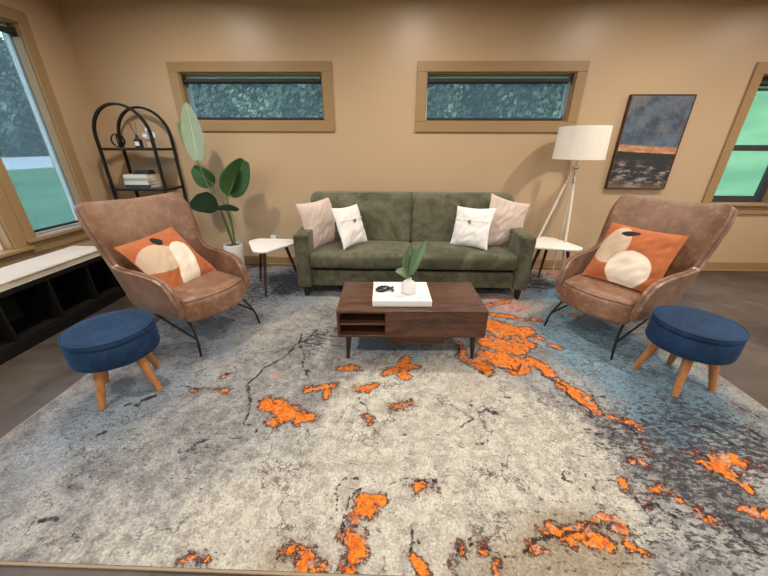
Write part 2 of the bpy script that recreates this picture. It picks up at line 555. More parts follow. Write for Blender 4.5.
BLUE = [((1.769, 2.193), 0.365, 1.2), ((1.618, 1.634), 0.391, 1.0), ((1.559, 2.41), 0.35, 1.1), ((1.871, 1.556), 0.313, 0.4), ((1.962, 1.337), 0.282, 0.2), ((-1.304, 3.551), 0.487, 1.1), ((-1.419, 2.565), 0.374, 0.8), ((-1.442, 2.153), 0.286, 0.7), ((-1.535, 1.721), 0.278, 0.55), ((-1.958, 1.352), 0.354, 0.45), ((-1.732, 1.523), 0.32, 0.4), ((-0.099, 2.434), 0.223, 0.9), ((-0.255, 2.208), 0.132, 1.2), ((0.193, 2.112), 0.191, 1.0), ((-0.973, 3.008), 0.425, 0.7), ((-0.979, 1.74), 0.278, 0.3), ((1.803, 3.111), 0.377, 0.7), ((-1.861, 1.091), 0.309, 0.35), ((-1.403, 1.05), 0.351, 0.3), ((-0.801, 1.069), 0.302, 0.25), ((-0.471, 1.165), 0.264, 0.3), ((0.971, 1.973), 0.113, 0.4), ((-0.33, 1.264), 0.278, 0.22), ((2.234, 3.127), 0.54, 0.8), ((2.065, 1.79), 0.208, 0.6), ((1.042, 1.707), 0.169, 0.35)]
CREAM = [((0.338, 1.285), 0.502, 1.0), ((0.663, 1.115), 0.406, 0.9), ((-0.055, 1.341), 0.346, 0.7), ((-0.408, 0.932), 0.323, 0.5), ((-0.984, 0.751), 0.371, 0.35), ((0.271, 0.867), 0.394, 0.8), ((0.2, 1.679), 0.404, 0.7), ((-1.321, 0.705), 0.241, 0.3), ((0.927, 1.373), 0.232, 0.7), ((0.526, 1.643), 0.264, 1), ((0.841, 0.971), 0.232, 0.5), ((-0.516, 0.73), 0.363, 0.6)]
DARK = [((-1.325, 3.615), 0.557, 1.2), ((-1.472, 3.248), 0.396, 1.0), ((-1.51, 2.659), 0.289, 0.5), ((-1.526, 2.08), 0.239, 0.4), ((-0.571, 2.335), 0.155, 1.0), ((-0.665, 2.18), 0.165, 0.8), ((1.798, 1.401), 0.349, 0.8), ((1.365, 1.194), 0.262, 0.55), ((1.962, 1.337), 0.282, 0.8), ((1.399, 0.989), 0.279, 0.5), ((1.505, 0.866), 0.258, 0.45), ((1.091, 0.815), 0.209, 0.45), ((1.779, 1.595), 0.255, 0.5), ((1.321, 1.459), 0.241, 0.45), ((-0.358, 2.053), 0.094, 0.6), ((1.759, 3.514), 0.298, 0.9), ((1.702, 3.834), 0.321, 0.6), ((-1.546, 1.293), 0.343, 0.3), ((-1.149, 1.962), 0.228, 0.35), ((-1.534, 0.897), 0.183, 0.25), ((-0.006, 2.105), 0.08, 0.5), ((0.762, 0.735), 0.198, 0.3), ((-0.738, 1.648), 0.201, 0.3), ((-0.968, 1.243), 0.166, 0.4)]
PINK = [((2.203, 3.961), 0.291, 1.0), ((2.685, 4.13), 0.205, 0.8), ((1.159, 3.088), 0.193, 0.9), ((1.306, 2.908), 0.163, 0.8), ((2.609, 4.373), 0.201, 1), ((-0.81, 1.536), 0.064, 0.8), ((-0.806, 1.81), 0.072, 0.6), ((1.152, 2.478), 0.269, 0.35), ((0.831, 2.005), 0.229, 0.5), ((-0.576, 2.596), 0.075, 0.5), ((2.071, 4.106), 0.218, 1)]
OLIVE = [((0.603, 0.73), 0.179, 1.0), ((0.841, 0.737), 0.159, 0.8), ((0.361, 0.706), 0.157, 0.6), ((-0.385, 0.7), 0.099, 0.8), ((0.547, 1.74), 0.275, 0.35), ((1.384, 2.404), 0.218, 0.6), ((0.778, 0.805), 0.125, 0.6), ((-0.621, 0.781), 0.168, 0.3), ((-1.338, 0.722), 0.163, 0.4), ((0.199, 2.21), 0.165, 0.7), ((-0.193, 0.74), 0.081, 0.4)]

RX0, RX1, RY0, RY1 = -2.15, 2.355, .662, 4.03

def rug():
    st = .0125
    nx = int(round((RX1 - RX0) / st)); ny = int(round((RY1 - RY0) / st))
    xs = np.linspace(RX0, RX1, nx + 1); ys = np.linspace(RY0, RY1, ny + 1)
    X, Y = np.meshgrid(xs, ys)
    rs = np.random.RandomState(3)
    def fbm(freq, octs, seed):
        out = np.zeros_like(X); amp = 1.; tot = 0
        r = np.random.RandomState(seed)
        for o in range(octs):
            gx = int((RX1 - RX0) * freq) + 3; gy = int((RY1 - RY0) * freq) + 3
            G = r.rand(gy, gx)
            fx = (X - RX0) * freq; fy = (Y - RY0) * freq
            ix = np.clip(fx.astype(int), 0, gx - 2); iy = np.clip(fy.astype(int), 0, gy - 2)
            tx = fx - ix; ty = fy - iy
            tx = tx * tx * (3 - 2 * tx); ty = ty * ty * (3 - 2 * ty)
            v = (G[iy, ix] * (1 - tx) + G[iy, ix + 1] * tx) * (1 - ty) + (G[iy + 1, ix] * (1 - tx) + G[iy + 1, ix + 1] * tx) * ty
            out += amp * (v - .5); tot += amp * .5; amp *= .55; freq *= 2.
        return out / tot
    wx = X + .05 * fbm(5, 4, 11); wy = Y + .05 * fbm(5, 4, 12)
    cx = X + .045 * fbm(8, 4, 21); cy = Y + .045 * fbm(8, 4, 22)
    def lines(data, PX, PY, lo):
        F = np.full(X.shape, lo)
        for pts, w in data:
            if len(pts) == 1:
                pts = pts * 2
            for (ax, ay), (bx, by) in zip(pts, pts[1:]):
                dx, dy = bx - ax, by - ay
                L = dx * dx + dy * dy + 1e-9
                t = np.clip(((PX - ax) * dx + (PY - ay) * dy) / L, 0, 1)
                d = np.hypot(PX - ax - t * dx, PY - ay - t * dy)
                F = np.maximum(F, w - d)
        return F
    O = lines(ORANGE, wx, wy, -.12) + .018 * fbm(14, 3, 31)
    C = lines([(p, w * .5) for p, w in CRACKS], cx, cy, -.05)
    def soft(lst, seed, k):
        F = np.zeros_like(X)
        for (a, b), r, am in lst:
            F += am * np.exp(-((wx - a) ** 2 + (wy - b) ** 2) / (r * r) * .9)
        return np.clip(F * (1 + k * fbm(3, 4, seed)), 0, 1.3)
    fields = [O * 4 + .5, C * 8 + .5, soft(PINK, 41, .6), soft(BLUE, 42, .6), soft(DARK, 43, .6), soft(CREAM, 44, .3), soft(OLIVE, 45, .6)]
    nv = (nx + 1) * (ny + 1)
    Z = np.full(X.shape, .010)
    me = bpy.data.meshes.new('area_rug')
    top = np.stack([X, Y, Z], -1).reshape(-1, 3)
    idx = np.arange(nv).reshape(ny + 1, nx + 1)
    faces = np.stack([idx[:-1, :-1], idx[:-1, 1:], idx[1:, 1:], idx[1:, :-1]], -1).reshape(-1, 4)
    me.from_pydata(top.tolist(), [], faces.tolist())
    for nm, fs in (('rug_a', fields[0:3]), ('rug_b', fields[3:6]), ('rug_c', [fields[6]] * 3)):
        at = me.attributes.new(nm, 'FLOAT_VECTOR', 'POINT')
        at.data.foreach_set('vector', np.stack(fs, -1).reshape(-1).astype(np.float32))
    o = bpy.data.objects.new('area_rug', me)
    COL.objects.link(o)
    me.materials.append(M['rug'])
    tag(o, 'large area rug in weathered grey, cream and blue with cracked orange patches, under the seating', 'rug')
    bm = B()
    t = .012
    for x0, x1, y0, y1 in ((RX0 - t, RX1 + t, RY0 - t, RY0), (RX0 - t, RX1 + t, RY1, RY1 + t), (RX0 - t, RX0, RY0, RY1), (RX1, RX1 + t, RY0, RY1)):
        box(bm, x0, x1, y0, y1, 0.0, .0105, .004, 2)
    b = obj('binding', bm, M['rug_edge'], o)
    b['label'] = 'tan bound edge'

g = N('weathered_rug')
A = g.sep(g.attr('rug_a')); Bq = g.sep(g.attr('rug_b')); Cq = g.sep(g.attr('rug_c'))
px = g.sep(g.co)[0]
def cen(v, k):
    return g.math('MULTIPLY', g.math('SUBTRACT', v, .5), k)
mid = g.noise(13, 7, .74, .3); big = g.noise(2.6, 5, .62, .5)
grit = g.noise(34, 5, .8); fine = g.noise(85, 4, .8)
sv = g.mapping((1., 2.4, 1), (0, 0, rad(30)))
streak = g.noise(19, 7, .78, .2, sv)
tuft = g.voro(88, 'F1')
# weathered grey ground, cream, olive, blue and blush zones
p = g.mix(g.step(g.math('ADD', g.math('MULTIPLY', mid, .5), g.math('MULTIPLY', big, .5)), .38, .62), (.15, .15, .158), (.385, .385, .37))
cr = g.step(g.math('ADD', Bq[2], cen(mid, .8)), .15, .85)
p = g.mix(g.math('MULTIPLY', cr, .85), p, g.mix(g.step(mid, .4, .6), (.41, .385, .325), (.60, .575, .50)))
p = g.mix(g.math('MULTIPLY', g.step(g.math('ADD', Cq[0], cen(mid, 1.2)), .2, .9), .75), p, g.mix(grit, (.13, .095, .05), (.36, .29, .18)))
bl = g.mix(g.step(px, -.2, 1.0), g.mix(g.step(streak, .36, .64), (.10, .145, .20), (.30, .36, .41)), g.mix(g.step(streak, .36, .62), (.045, .135, .225), (.22, .36, .45)))
p = g.mix(g.math('MULTIPLY', g.step(g.math('ADD', Bq[0], cen(mid, 2.2)), .38, 1.1), .9), p, bl)
p = g.mix(g.math('MULTIPLY', g.step(g.math('ADD', A[2], cen(grit, 2.4)), .45, .8), .85), p, g.mix(g.step(fine, .4, .6), (.36, .10, .07), (.72, .42, .36)))
# grey smudges in the pale field
p = g.mix(g.math('MULTIPLY', g.step(g.noise(5, 7, .75, .4), .54, .68), .42), p, (.22, .215, .205))
# grit: pale and dark speckle at tuft size
p = g.mix(g.math('MULTIPLY', g.step(grit, .54, .68), .25), p, (.74, .72, .67))
p = g.mix(g.math('MULTIPLY', g.step(grit, .46, .32), .38), p, (.10, .098, .10))
p = g.mix(g.math('MULTIPLY', g.step(fine, .53, .68), .3), p, (.78, .76, .72))
p = g.mix(g.math('MULTIPLY', g.step(fine, .46, .33), .55), p, (.085, .082, .085))
# charcoal streaks
dk = g.math('ADD', g.math('ADD', g.math('MULTIPLY', Bq[1], .26), cen(streak, 2.0)), g.math('ADD', cen(grit, .9), cen(fine, .6)))
p = g.mix(g.math('MULTIPLY', g.step(dk, .20, .36), .9), p, (.032, .032, .04))
# fine random crackle
wv = g.n('ShaderNodeTexNoise'); g.set(wv, 'Vector', g.co); g.set(wv, 'Scale', 7.); g.set(wv, 'Detail', 6.); g.set(wv, 'Roughness', .65)
dv = g.vmath('ADD', g.co, g.vmath('MULTIPLY', g.vmath('SUBTRACT', wv.outputs['Color'], (.5, .5, .5)), (.34, .34, .34)))
wid = g.math('ADD', .012, cen(grit, .05))
for sc_, lo in ((3.4, .50), (6.5, .53), (11., .56)):
    ed = g.math('SUBTRACT', g.voro(sc_, 'DISTANCE_TO_EDGE', dv), wid)
    p = g.mix(g.math('MULTIPLY', g.math('MULTIPLY', g.step(ed, .010, -.004), g.step(g.noise(2.4 + sc_ * .1, 4), lo, lo + .06)), .78), p, (.07, .06, .055))
# orange patches with a scorched, ragged rim
of = g.math('ADD', A[0], g.math('ADD', g.math('SUBTRACT', cen(mid, .62), .03), g.math('ADD', cen(grit, .36), cen(fine, .14))))
p = g.mix(g.math('MULTIPLY', g.math('MULTIPLY', g.step(of, .36, .45), g.step(grit, .48, .60)), .5), p, (.38, .09, .035))
p = g.mix(g.math('MULTIPLY', g.math('MULTIPLY', g.step(of, .395, .46), g.step(streak, .36, .50)), .93), p, (.05, .018, .018))
oc = g.mix(g.step(grit, .36, .62), (.50, .095, .012), (.80, .24, .03))
oc = g.mix(g.math('MULTIPLY', g.step(fine, .55, .70), .5), oc, (.85, .42, .16))
oc = g.mix(g.math('MULTIPLY', g.step(mid, .44, .36), .75), oc, (.34, .07, .025))
oc = g.mix(g.math('MULTIPLY', g.step(streak, .58, .70), .6), oc, (.70, .50, .36))
p = g.mix(g.step(of, .485, .515), p, oc)
hole = g.math('MULTIPLY', g.step(g.noise(9, 5, .7, .6), .53, .59), g.step(px, .2, .5))
p = g.mix(g.math('MULTIPLY', g.math('MULTIPLY', g.step(of, .485, .515), hole), .85), p, g.mix(g.step(grit, .42, .58), (.20, .075, .045), (.45, .36, .28)))
# drawn cracks
cf = g.math('ADD', A[1], g.math('ADD', cen(fine, .2), cen(grit, .42)))
p = g.mix(g.math('MULTIPLY', g.step(cf, .455, .505), .93), p, (.02, .018, .022))
# looped pile
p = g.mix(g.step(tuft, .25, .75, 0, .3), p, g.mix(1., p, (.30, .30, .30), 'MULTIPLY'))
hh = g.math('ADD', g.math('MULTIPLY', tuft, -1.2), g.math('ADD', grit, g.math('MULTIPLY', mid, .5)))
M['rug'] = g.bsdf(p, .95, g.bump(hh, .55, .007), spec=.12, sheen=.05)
M['rug_edge'] = simple('rug_binding', (.28, .21, .14), .9, .15, 80)
rug()

# ------------------------------------------------------------------ room shell
YB = 4.125      # back wall face
XL = -3.51      # left wall face
XR, YF, ZC = 5.7, -4.6, 3.05
TH = .17

def wall_holes(name, axis, face, out, u0, u1, holes, mat):
    """wall with rectangular openings; axis is the direction it runs along, out the sign of its thickness"""
    bm = B()
    us = sorted({u0, u1, *[h[0] for h in holes], *[h[1] for h in holes]})
    zs = sorted({0., ZC, *[h[2] for h in holes], *[h[3] for h in holes]})
    def q(ua, ub, za, zb):
        a, b = sorted((face, face + out * TH))
        if axis == 'x':
            box(bm, ua, ub, a, b, za, zb)
        else:
            box(bm, a, b, ua, ub, za, zb)
    for ua, ub in zip(us, us[1:]):
        run = None
        for za, zb in zip(zs, zs[1:]):
            hole = any(h[0] <= ua + 1e-6 and ub <= h[1] + 1e-6 and h[2] <= za + 1e-6 and zb <= h[3] + 1e-6 for h in holes)
            if hole:
                if run:
                    q(ua, ub, *run)
                run = None
            else:
                run = (run[0], zb) if run else (za, zb)
        if run:
            q(ua, ub, *run)
    return struct(name, bm, mat)

W1 = (-2.40, -.805, 1.765, 2.243)
W2 = (.345, 1.955, 1.765, 2.243)
W3 = (3.905, 4.62, .872, 2.22)
WA = (2.955, 3.585, .66, 2.535)
WB = (2.12, 2.745, .60, 2.535)
WC = (1.26, 1.90, .60, 2.535)
WD = (-.9, .5, .60, 2.535)
WE = (-2.9, -1.5, .60, 2.535)
wall_holes('wall_back', 'x', YB, 1, XL - TH, XR + TH, [W1, W2, W3], M['wall'])
wall_holes('wall_left', 'y', XL, -1, YF, YB, [WA, WB, WC, WD], M['wall'])
wall_holes('wall_right', 'y', XR, 1, YF, YB, [(-.6, .8, .9, 2.4)], M['wall'])
wall_holes('wall_front', 'x', YF, -1, XL - TH, XR + TH, [], M['wall'])
bm = B(); box(bm, XL - TH, XR + TH, YF - TH, YB + TH, -.12, 0); struct('floor', bm, M['floor'])
bm = B(); box(bm, XL - TH, XR + TH, YF - TH, YB + TH, ZC, ZC + .15); struct('ceiling', bm, M['ceiling'])
for nm, a in (('baseboard_back', (XL, XR, YB - .016, YB, 0, .125)), ('baseboard_right', (XR - .016, XR, YF, YB - .016, 0, .125)), ('baseboard_front', (XL, XR, YF, YF + .016, 0, .125)), ('baseboard_left', (XL, XL + .016, YF, YB - .016, 0, .125))):
    bm = B(); box(bm, *a, .004, 1)
    if nm == 'baseboard_back':
        box(bm, XL, XR, YB - .026, YB - .016, 0, .018, .004, 1)
    struct(nm, bm, M['trim'])

# window glass: clear with a thin reflection
g = N('window_glass')
tr = g.n('ShaderNodeBsdfTransparent'); g.set(tr, 0, (.93, .97, .96))
gl = g.n('ShaderNodeBsdfGlossy'); g.set(gl, 'Roughness', .02)
lw = g.n('ShaderNodeLayerWeight'); g.set(lw, 0, .5)
fr = g.math('MULTIPLY_ADD', g.math('POWER', lw.outputs['Facing'], 4.), .5, .025)
mx = g.n('ShaderNodeMixShader'); g.set(mx, 0, fr); g.set(mx, 1, tr.outputs[0]); g.set(mx, 2, gl.outputs[0])
g.t.links.new(mx.outputs[0], g.out.inputs[0])
M['glass'] = g.m
# screen-cloth roller shade, half see-through
g = N('charcoal_screen_cloth')
tr = g.n('ShaderNodeBsdfTransparent'); g.set(tr, 0, (.90, .97, .98))
df = g.n('ShaderNodeBsdfDiffuse')
g.set(df, 0, g.mix(g.noise(300, 2), (.10, .125, .14), (.16, .19, .21)))
tl = g.n('ShaderNodeBsdfTranslucent'); g.set(tl, 0, (.22, .27, .30))
ad = g.n('ShaderNodeMixShader'); g.set(ad, 0, .5); g.t.links.new(df.outputs[0], ad.inputs[1]); g.t.links.new(tl.outputs[0], ad.inputs[2])
mx = g.n('ShaderNodeMixShader'); g.set(mx, 0, .36)
g.t.links.new(tr.outputs[0], mx.inputs[1]); g.t.links.new(ad.outputs[0], mx.inputs[2])
g.t.links.new(mx.outputs[0], g.out.inputs[0])
M['screen'] = g.m

def frame_boxes(bm, axis, a, b, u0, u1, z0, z1, t, bev=.003):
    """four members of a rectangular frame of width t lying inside u0..u1, z0..z1, from depth a to b"""
    a, b = sorted((a, b))
    for ua, ub, za, zb in ((u0, u1, z1 - t, z1), (u0, u1, z0, z0 + t), (u0, u0 + t, z0 + t, z1 - t), (u1 - t, u1, z0 + t, z1 - t)):
        if axis == 'x':
            box(bm, ua, ub, a, b, za, zb, bev, 1)
        else:
            box(bm, a, b, ua, ub, za, zb, bev, 1)

def window(n, axis, face, out, h, tw, sash, midrail=None, sill=False, trims=None, sashmat='sash'):
    """casing trim on the room side, dark sash and a glass pane set back in the wall"""
    u0, u1, z0, z1 = h
    tl, tr_, tb, tt = trims or (tw, tw, tw, tw)
    bm = B()
    a, b = sorted((face - out * .022, face))
    parts = [(u0 - tl, u1 + tr_, z1, z1 + tt), (u0 - tl, u1 + tr_, z0 - tb, z0), (u0 - tl, u0, z0, z1), (u1, u1 + tr_, z0, z1)]
    for ua, ub, za, zb in parts:
        if axis == 'x':
            box(bm, ua, ub, a, b, za, zb, .003, 1)
        else:
            box(bm, a, b, ua, ub, za, zb, .003, 1)
    # lining of the reveal
    a2, b2 = sorted((face, face + out * (TH - .005)))
    for ua, ub, za, zb in ((u0, u1, z1 - .012, z1), (u0, u1, z0, z0 + .012), (u0, u0 + .012, z0 + .012, z1 - .012), (u1 - .012, u1, z0 + .012, z1 - .012)):
        if axis == 'x':
            box(bm, ua, ub, a2, b2, za, zb)
        else:
            box(bm, a2, b2, ua, ub, za, zb)
    w = struct('window_%d' % n, bm, M['trim'])
    e = .012
    bm = B()
    frame_boxes(bm, axis, face + out * .085, face + out * .135, u0 + e, u1 - e, z0 + e, z1 - e, sash)
    if midrail:
        a, b = sorted((face + out * .085, face + out * .135))
        if axis == 'x':
            box(bm, u0 + e, u1 - e, a, b, midrail - .032, midrail + .032, .003, 1)
        else:
            box(bm, a, b, u0 + e, u1 - e, midrail - .032, midrail + .032, .003, 1)
    obj('sash_frame', bm, M[sashmat], w, smooth=False)
    bm = B()
    a, b = sorted((face + out * .108, face + out * .113))
    if axis == 'x':
        box(bm, u0 + e, u1 - e, a, b, z0 + e, z1 - e)
    else:
        box(bm, a, b, u0 + e, u1 - e, z0 + e, z1 - e)
    obj('pane', bm, M['glass'], w, smooth=False)
    if sill:
        bm = B()
        a, b = sorted((face - out * .055, face + out * .08))
        if axis == 'x':
            box(bm, u0 - tl - .02, u1 + tr_ + .02, a, b, z0 - .018, z0 + .013, .004, 2)
        else:
            box(bm, a, b, u0 - tl - .02, u1 + tr_ + .02, z0 - .018, z0 + .013, .004, 2)
        obj('sill', bm, M['trim'], w, smooth=False)
    return w

def roller(label, axis, face, out, h, bottom, chain=None, gap=.02):
    """fabric roller shade hung in a window reveal: roll, cloth, hem bar, end brackets"""
    u0, u1, z0, z1 = h
    u0 += gap; u1 -= gap
    d = face + out * .045
    zt = z1 - .076
    t = thing('roller_shade', label, 'window shade', ((u0 + u1) / 2, d, zt) if axis == 'x' else (d, (u0 + u1) / 2, zt), 0 if axis == 'x' else pi / 2, 'roller shades in the windows')
    L = (u1 - u0) / 2
    R = .026
    bm = B()
    lathe(bm, [(R, -L + .012), (R, L - .012)], 20, Matrix.Rotation(pi / 2, 4, 'Y'))
    obj('roll', bm, M['shade_roll'], t)
    if bottom is not None:
        bm = B()
        box(bm, -L + .004, L - .004, -.0006 + R, .0006 + R, bottom - zt, 0)
        obj('shade_cloth', bm, M['screen'], t, smooth=False)
        bm = B()
        box(bm, -L + .012, L - .012, R - .007, R + .007, bottom - zt - .012, bottom - zt + .014, .003, 2)
        obj('hem_bar', bm, M['shade_roll'], t, smooth=False)
    for s in (-1, 1):
        bm = B()
        box(bm, s * L - .006, s * L + .006, -.03, .03, -.034, .042, .003, 1)
        obj('bracket', bm, M['shade_roll'], t, smooth=False)
    if chain:
        bm = B()
        k = 0
        for dx in (-.008, .008):
            for i in range(int(chain / .014)):
                bmesh.ops.create_icosphere(bm, subdivisions=1, radius=.0042, matrix=Matrix.Translation((L - .03 + dx, -.035, -.02 - i * .014)))
        obj('pull_chain', bm, M['white_plastic'], t)
    return t
M['shade_roll'] = simple('dark_roller_cloth', (.022, .02, .02), .7, .2, 60)

window(1, 'x', YB, 1, W1, .1, .022, trims=(.11, .112, .108, .096), sashmat='sash_light')
window(2, 'x', YB, 1, W2, .1, .022, trims=(.108, .108, .108, .096), sashmat='sash_light')
window(3, 'x', YB, 1, W3, .11, .075, midrail=1.505, sill=True, trims=(.105, .12, .12, .108))
window(4, 'y', XL, -1, WA, .1, .02, sill=True, trims=(.09, .105, .13, .1), sashmat='sash_light')
window(5, 'y', XL, -1, WB, .1, .05, sill=True, trims=(.1, .118, .13, .1), sashmat='sash_light')
window(6, 'y', XL, -1, WC, .1, .05, sill=True, trims=(.1, .11, .13, .1))  # out of view, added to let more daylight in
window(7, 'y', XL, -1, WD, .1, .05, sill=True)  # another unseen opening added for its daylight
window(8, 'y', XR, 1, (-.6, .8, .9, 2.4), .1, .05, sill=True)  # unseen right-wall window, added and sized for its side light
roller('charcoal screen shade drawn down over the slot window above the tall leafy plant', 'x', YB, 1, W1, W1[2] + .03)
roller('charcoal screen shade with bead chain drawn over the slot window beside the lamp', 'x', YB, 1, W2, W2[2] + .03, chain=.33)
roller('dark roller shade rolled up at the top of the right-hand window', 'x', YB, 1, W3, W3[3] - .13)
roller('charcoal screen shade drawn down over the tall left window above the bench', 'y', XL, -1, WA, WA[2] + .05, gap=.016)

# wall outlet
t = thing('wall_outlet', 'white electrical outlet plate low on the wall beside the left side table', 'outlet', (-1.597, YB, .36))
bm = B(); box(bm, -.036, .036, -.007, 0, -.058, .058, .003, 2); obj('cover_plate', bm, M['white_plastic'], t)
for s in (-1, 1):
    bm = B(); box(bm, -.017, .017, -.0095, -.006, s * .024 - .016, s * .024 + .016, .004, 2); r_ = obj('receptacle', bm, M['white_plastic'], t)
    bm = B()
    for q in (-.006, .006):
        box(bm, q - .0012, q + .0012, -.0102, -.0092, s * .024 - .005, s * .024 + .006)
    obj('slots', bm, M['black_plastic'], r_)

# ------------------------------------------------------------------ outdoors
def ground_z(x, y):
    def ss(a, b, v):
        t = max(0, min(1, (v - a) / (b - a)))
        return t * t * (3 - 2 * t)
    z = -.25
    if y > 4.5:
        z += ss(6, 40, y) * (1.2 * ss(-12, 2, x) + 8.5 * ss(6, 34, x))
    if x > 6:
        z += 3.0 * ss(8, 30, x) * ss(2, 12, y)
    return z
bm = B()
gx = [-75 + 150 * i / 90 for i in range(91)]; gy = [-40 + 120 * i / 70 for i in range(71)]
vs = [[bm.verts.new((x, y, ground_z(x, y))) for x in gx] for y in gy]
for j in range(70):
    for i in range(90):
        bm.faces.new((vs[j][i], vs[j][i + 1], vs[j + 1][i + 1], vs[j + 1][i]))
g = N('lawn_grass')
p = g.mix(g.step(g.noise(.35, 5), .35, .65), (.028, .085, .045), (.055, .135, .072))
p = g.mix(g.math('MULTIPLY', g.noise(3, 4), .5), p, (.075, .165, .07))
M['lawn'] = g.bsdf(p, .9, spec=.1)
struct('ground_lawn', bm, M['lawn'], smooth=True)
M['road'] = simple('pale_road_surface', (.26, .29, .33), .8, .08, 2)
bm = B()
box(bm, -58, -29, -30, 78, -.3, -.2)
struct('ground_road', bm, M['road'])
bm = B()
box(bm, -6.4, -5.3, -8, 12, -.3, -.21)
struct('ground_path', bm, M['road'])
# woodland beyond the lawn, blurred behind the screens
g = N('woodland_leaves')
p = g.mix(g.noise(.6, 4), (.03, .052, .045), (.08, .125, .088))
p = g.mix(g.math('MULTIPLY', g.step(g.noise(.25, 3), .5, .68), .8), p, (.16, .25, .16))
M['leaves'] = g.bsdf(p, .8, spec=.15)
def woodland(name, label, spots, per, leaf):
    bm = B()
    for (x, y, r, h) in spots:
        z0 = ground_z(x, y)
        for _ in range(int(per * r * h / 12)):
            a = random.uniform(0, 2 * pi); q = random.random() ** .5; zz = random.random()
            rr = r * q * (0.55 + .45 * sin(pi * min(1, zz * .9 + .1)))
            c = Vector((x + rr * cos(a), y + rr * sin(a), z0 + h * zz))
            n = Vector((random.gauss(0, 1), random.gauss(0, 1), random.gauss(0, 1))).normalized()
            t1 = n.orthogonal().normalized() * leaf * random.uniform(.6, 1.3); t2 = n.cross(t1)
            bm.faces.new([bm.verts.new(c + t1), bm.verts.new(c + t2 * .6), bm.verts.new(c - t1), bm.verts.new(c - t2 * .6)])
    o = obj(name, bm, M['leaves'], smooth=False)
    tag(o, label, 'trees')
    o['kind'] = 'stuff'
rw = random.Random(5)
woodland('woodland', 'dense green woodland beyond the lawn outside the slot windows',
         [(x, 42 + rw.uniform(-3, 5), rw.uniform(3.5, 5.5), rw.uniform(9, 13)) for x in range(-34, 36, 4)], 1900, .28)
woodland('woodland', 'dark green woodland across the road outside the tall left window',
         [(-65 + rw.uniform(-3, 2), y, rw.uniform(4, 6), rw.uniform(15, 21)) for y in range(-4, 78, 4)], 900, .4)
M['black_gap_shade'] = simple('black_gap_shade_cloth', (.008, .008, .007), .95, .2, 60)  # black standing in for the shade under the seat cushions
RZ = .0112   # top of the rug pile
# ------------------------------------------------------------------ sofa
sofa = thing('sofa', 'olive green velvet two-seat sofa with track arms against the back wall', 'sofa', (.21, 3.08, RZ))
GV = M['green_velvet']
HW = 1.21       # half width
bm = B(); soft_box(bm, 0, .43, .205, 2 * HW - .3, .80, .17, .02); obj('seat_base', bm, GV, sofa)
for s in (-1, 1):
    def armf(v, u, s=s):
        v = v.copy()
        v.z += -.02 * max(0, -u[1] * .5 + .5) * (u[2] > 0)
        return v
    bm = B(); soft_box(bm, s * (HW - .075), .40, .405, .15, .80, .59, .022, f=armf); obj('arm', bm, GV, sofa)
# back frame with short wings at both ends
bm = B()
soft_box(bm, 0, .79, .56, 2 * HW - .12, .13, .89, .03)
a_ = obj('back_frame', bm, GV, sofa)
for s in (-1, 1):
    def wingf(v, u):
        v = v.copy()
        if u[2] > 0 and u[1] < 0:
            v.z -= .05 * u[2] * (-u[1])
        return v
    bm = B(); soft_box(bm, s * (HW - .09), .69, .84, .075, .16, .31, .03, f=wingf); obj('back_wing', bm, GV, sofa)
cw = (2 * HW - .3) / 2
for s in (-1, 1):
    bm = B(); soft_box(bm, s * cw / 2, .295, .413, cw - .006, .63, .155, .04, (.004, .012, .022)); obj('seat_cushion', bm, GV, sofa)
    def backf(v, u):
        v = v.copy()
        v.y += .13 * (v.z / .53 + .5) - .02
        w = noise.noise(Vector((v.x * 5 + s, v.z * 6, 2.)))
        v.y += .009 * w
        return v
    bw = cw + .055
    bm = B(); soft_box(bm, s * bw / 2, .575, .735, bw - .006, .16, .54, .05, (.0, .035, .008), f=backf); obj('back_cushion', bm, GV, sofa)
bm = B(); soft_box(bm, 0, .43, .312, 2 * HW - .32, .70, .05, .01); obj('gap_shade_block', bm, M['black_gap_shade'], sofa)  # black block put in as the shaded gap below the cushions
for sx in (-1, 1):
    for y in (.05, .78):
        bm = B(); lathe(bm, [(.026, .0), (.04, .115)], 4, Matrix.Translation((sx * (HW - .075), y, 0)) @ Matrix.Rotation(pi / 4, 4, 'Z')); obj('leg', bm, M['espresso'], sofa, smooth=False)

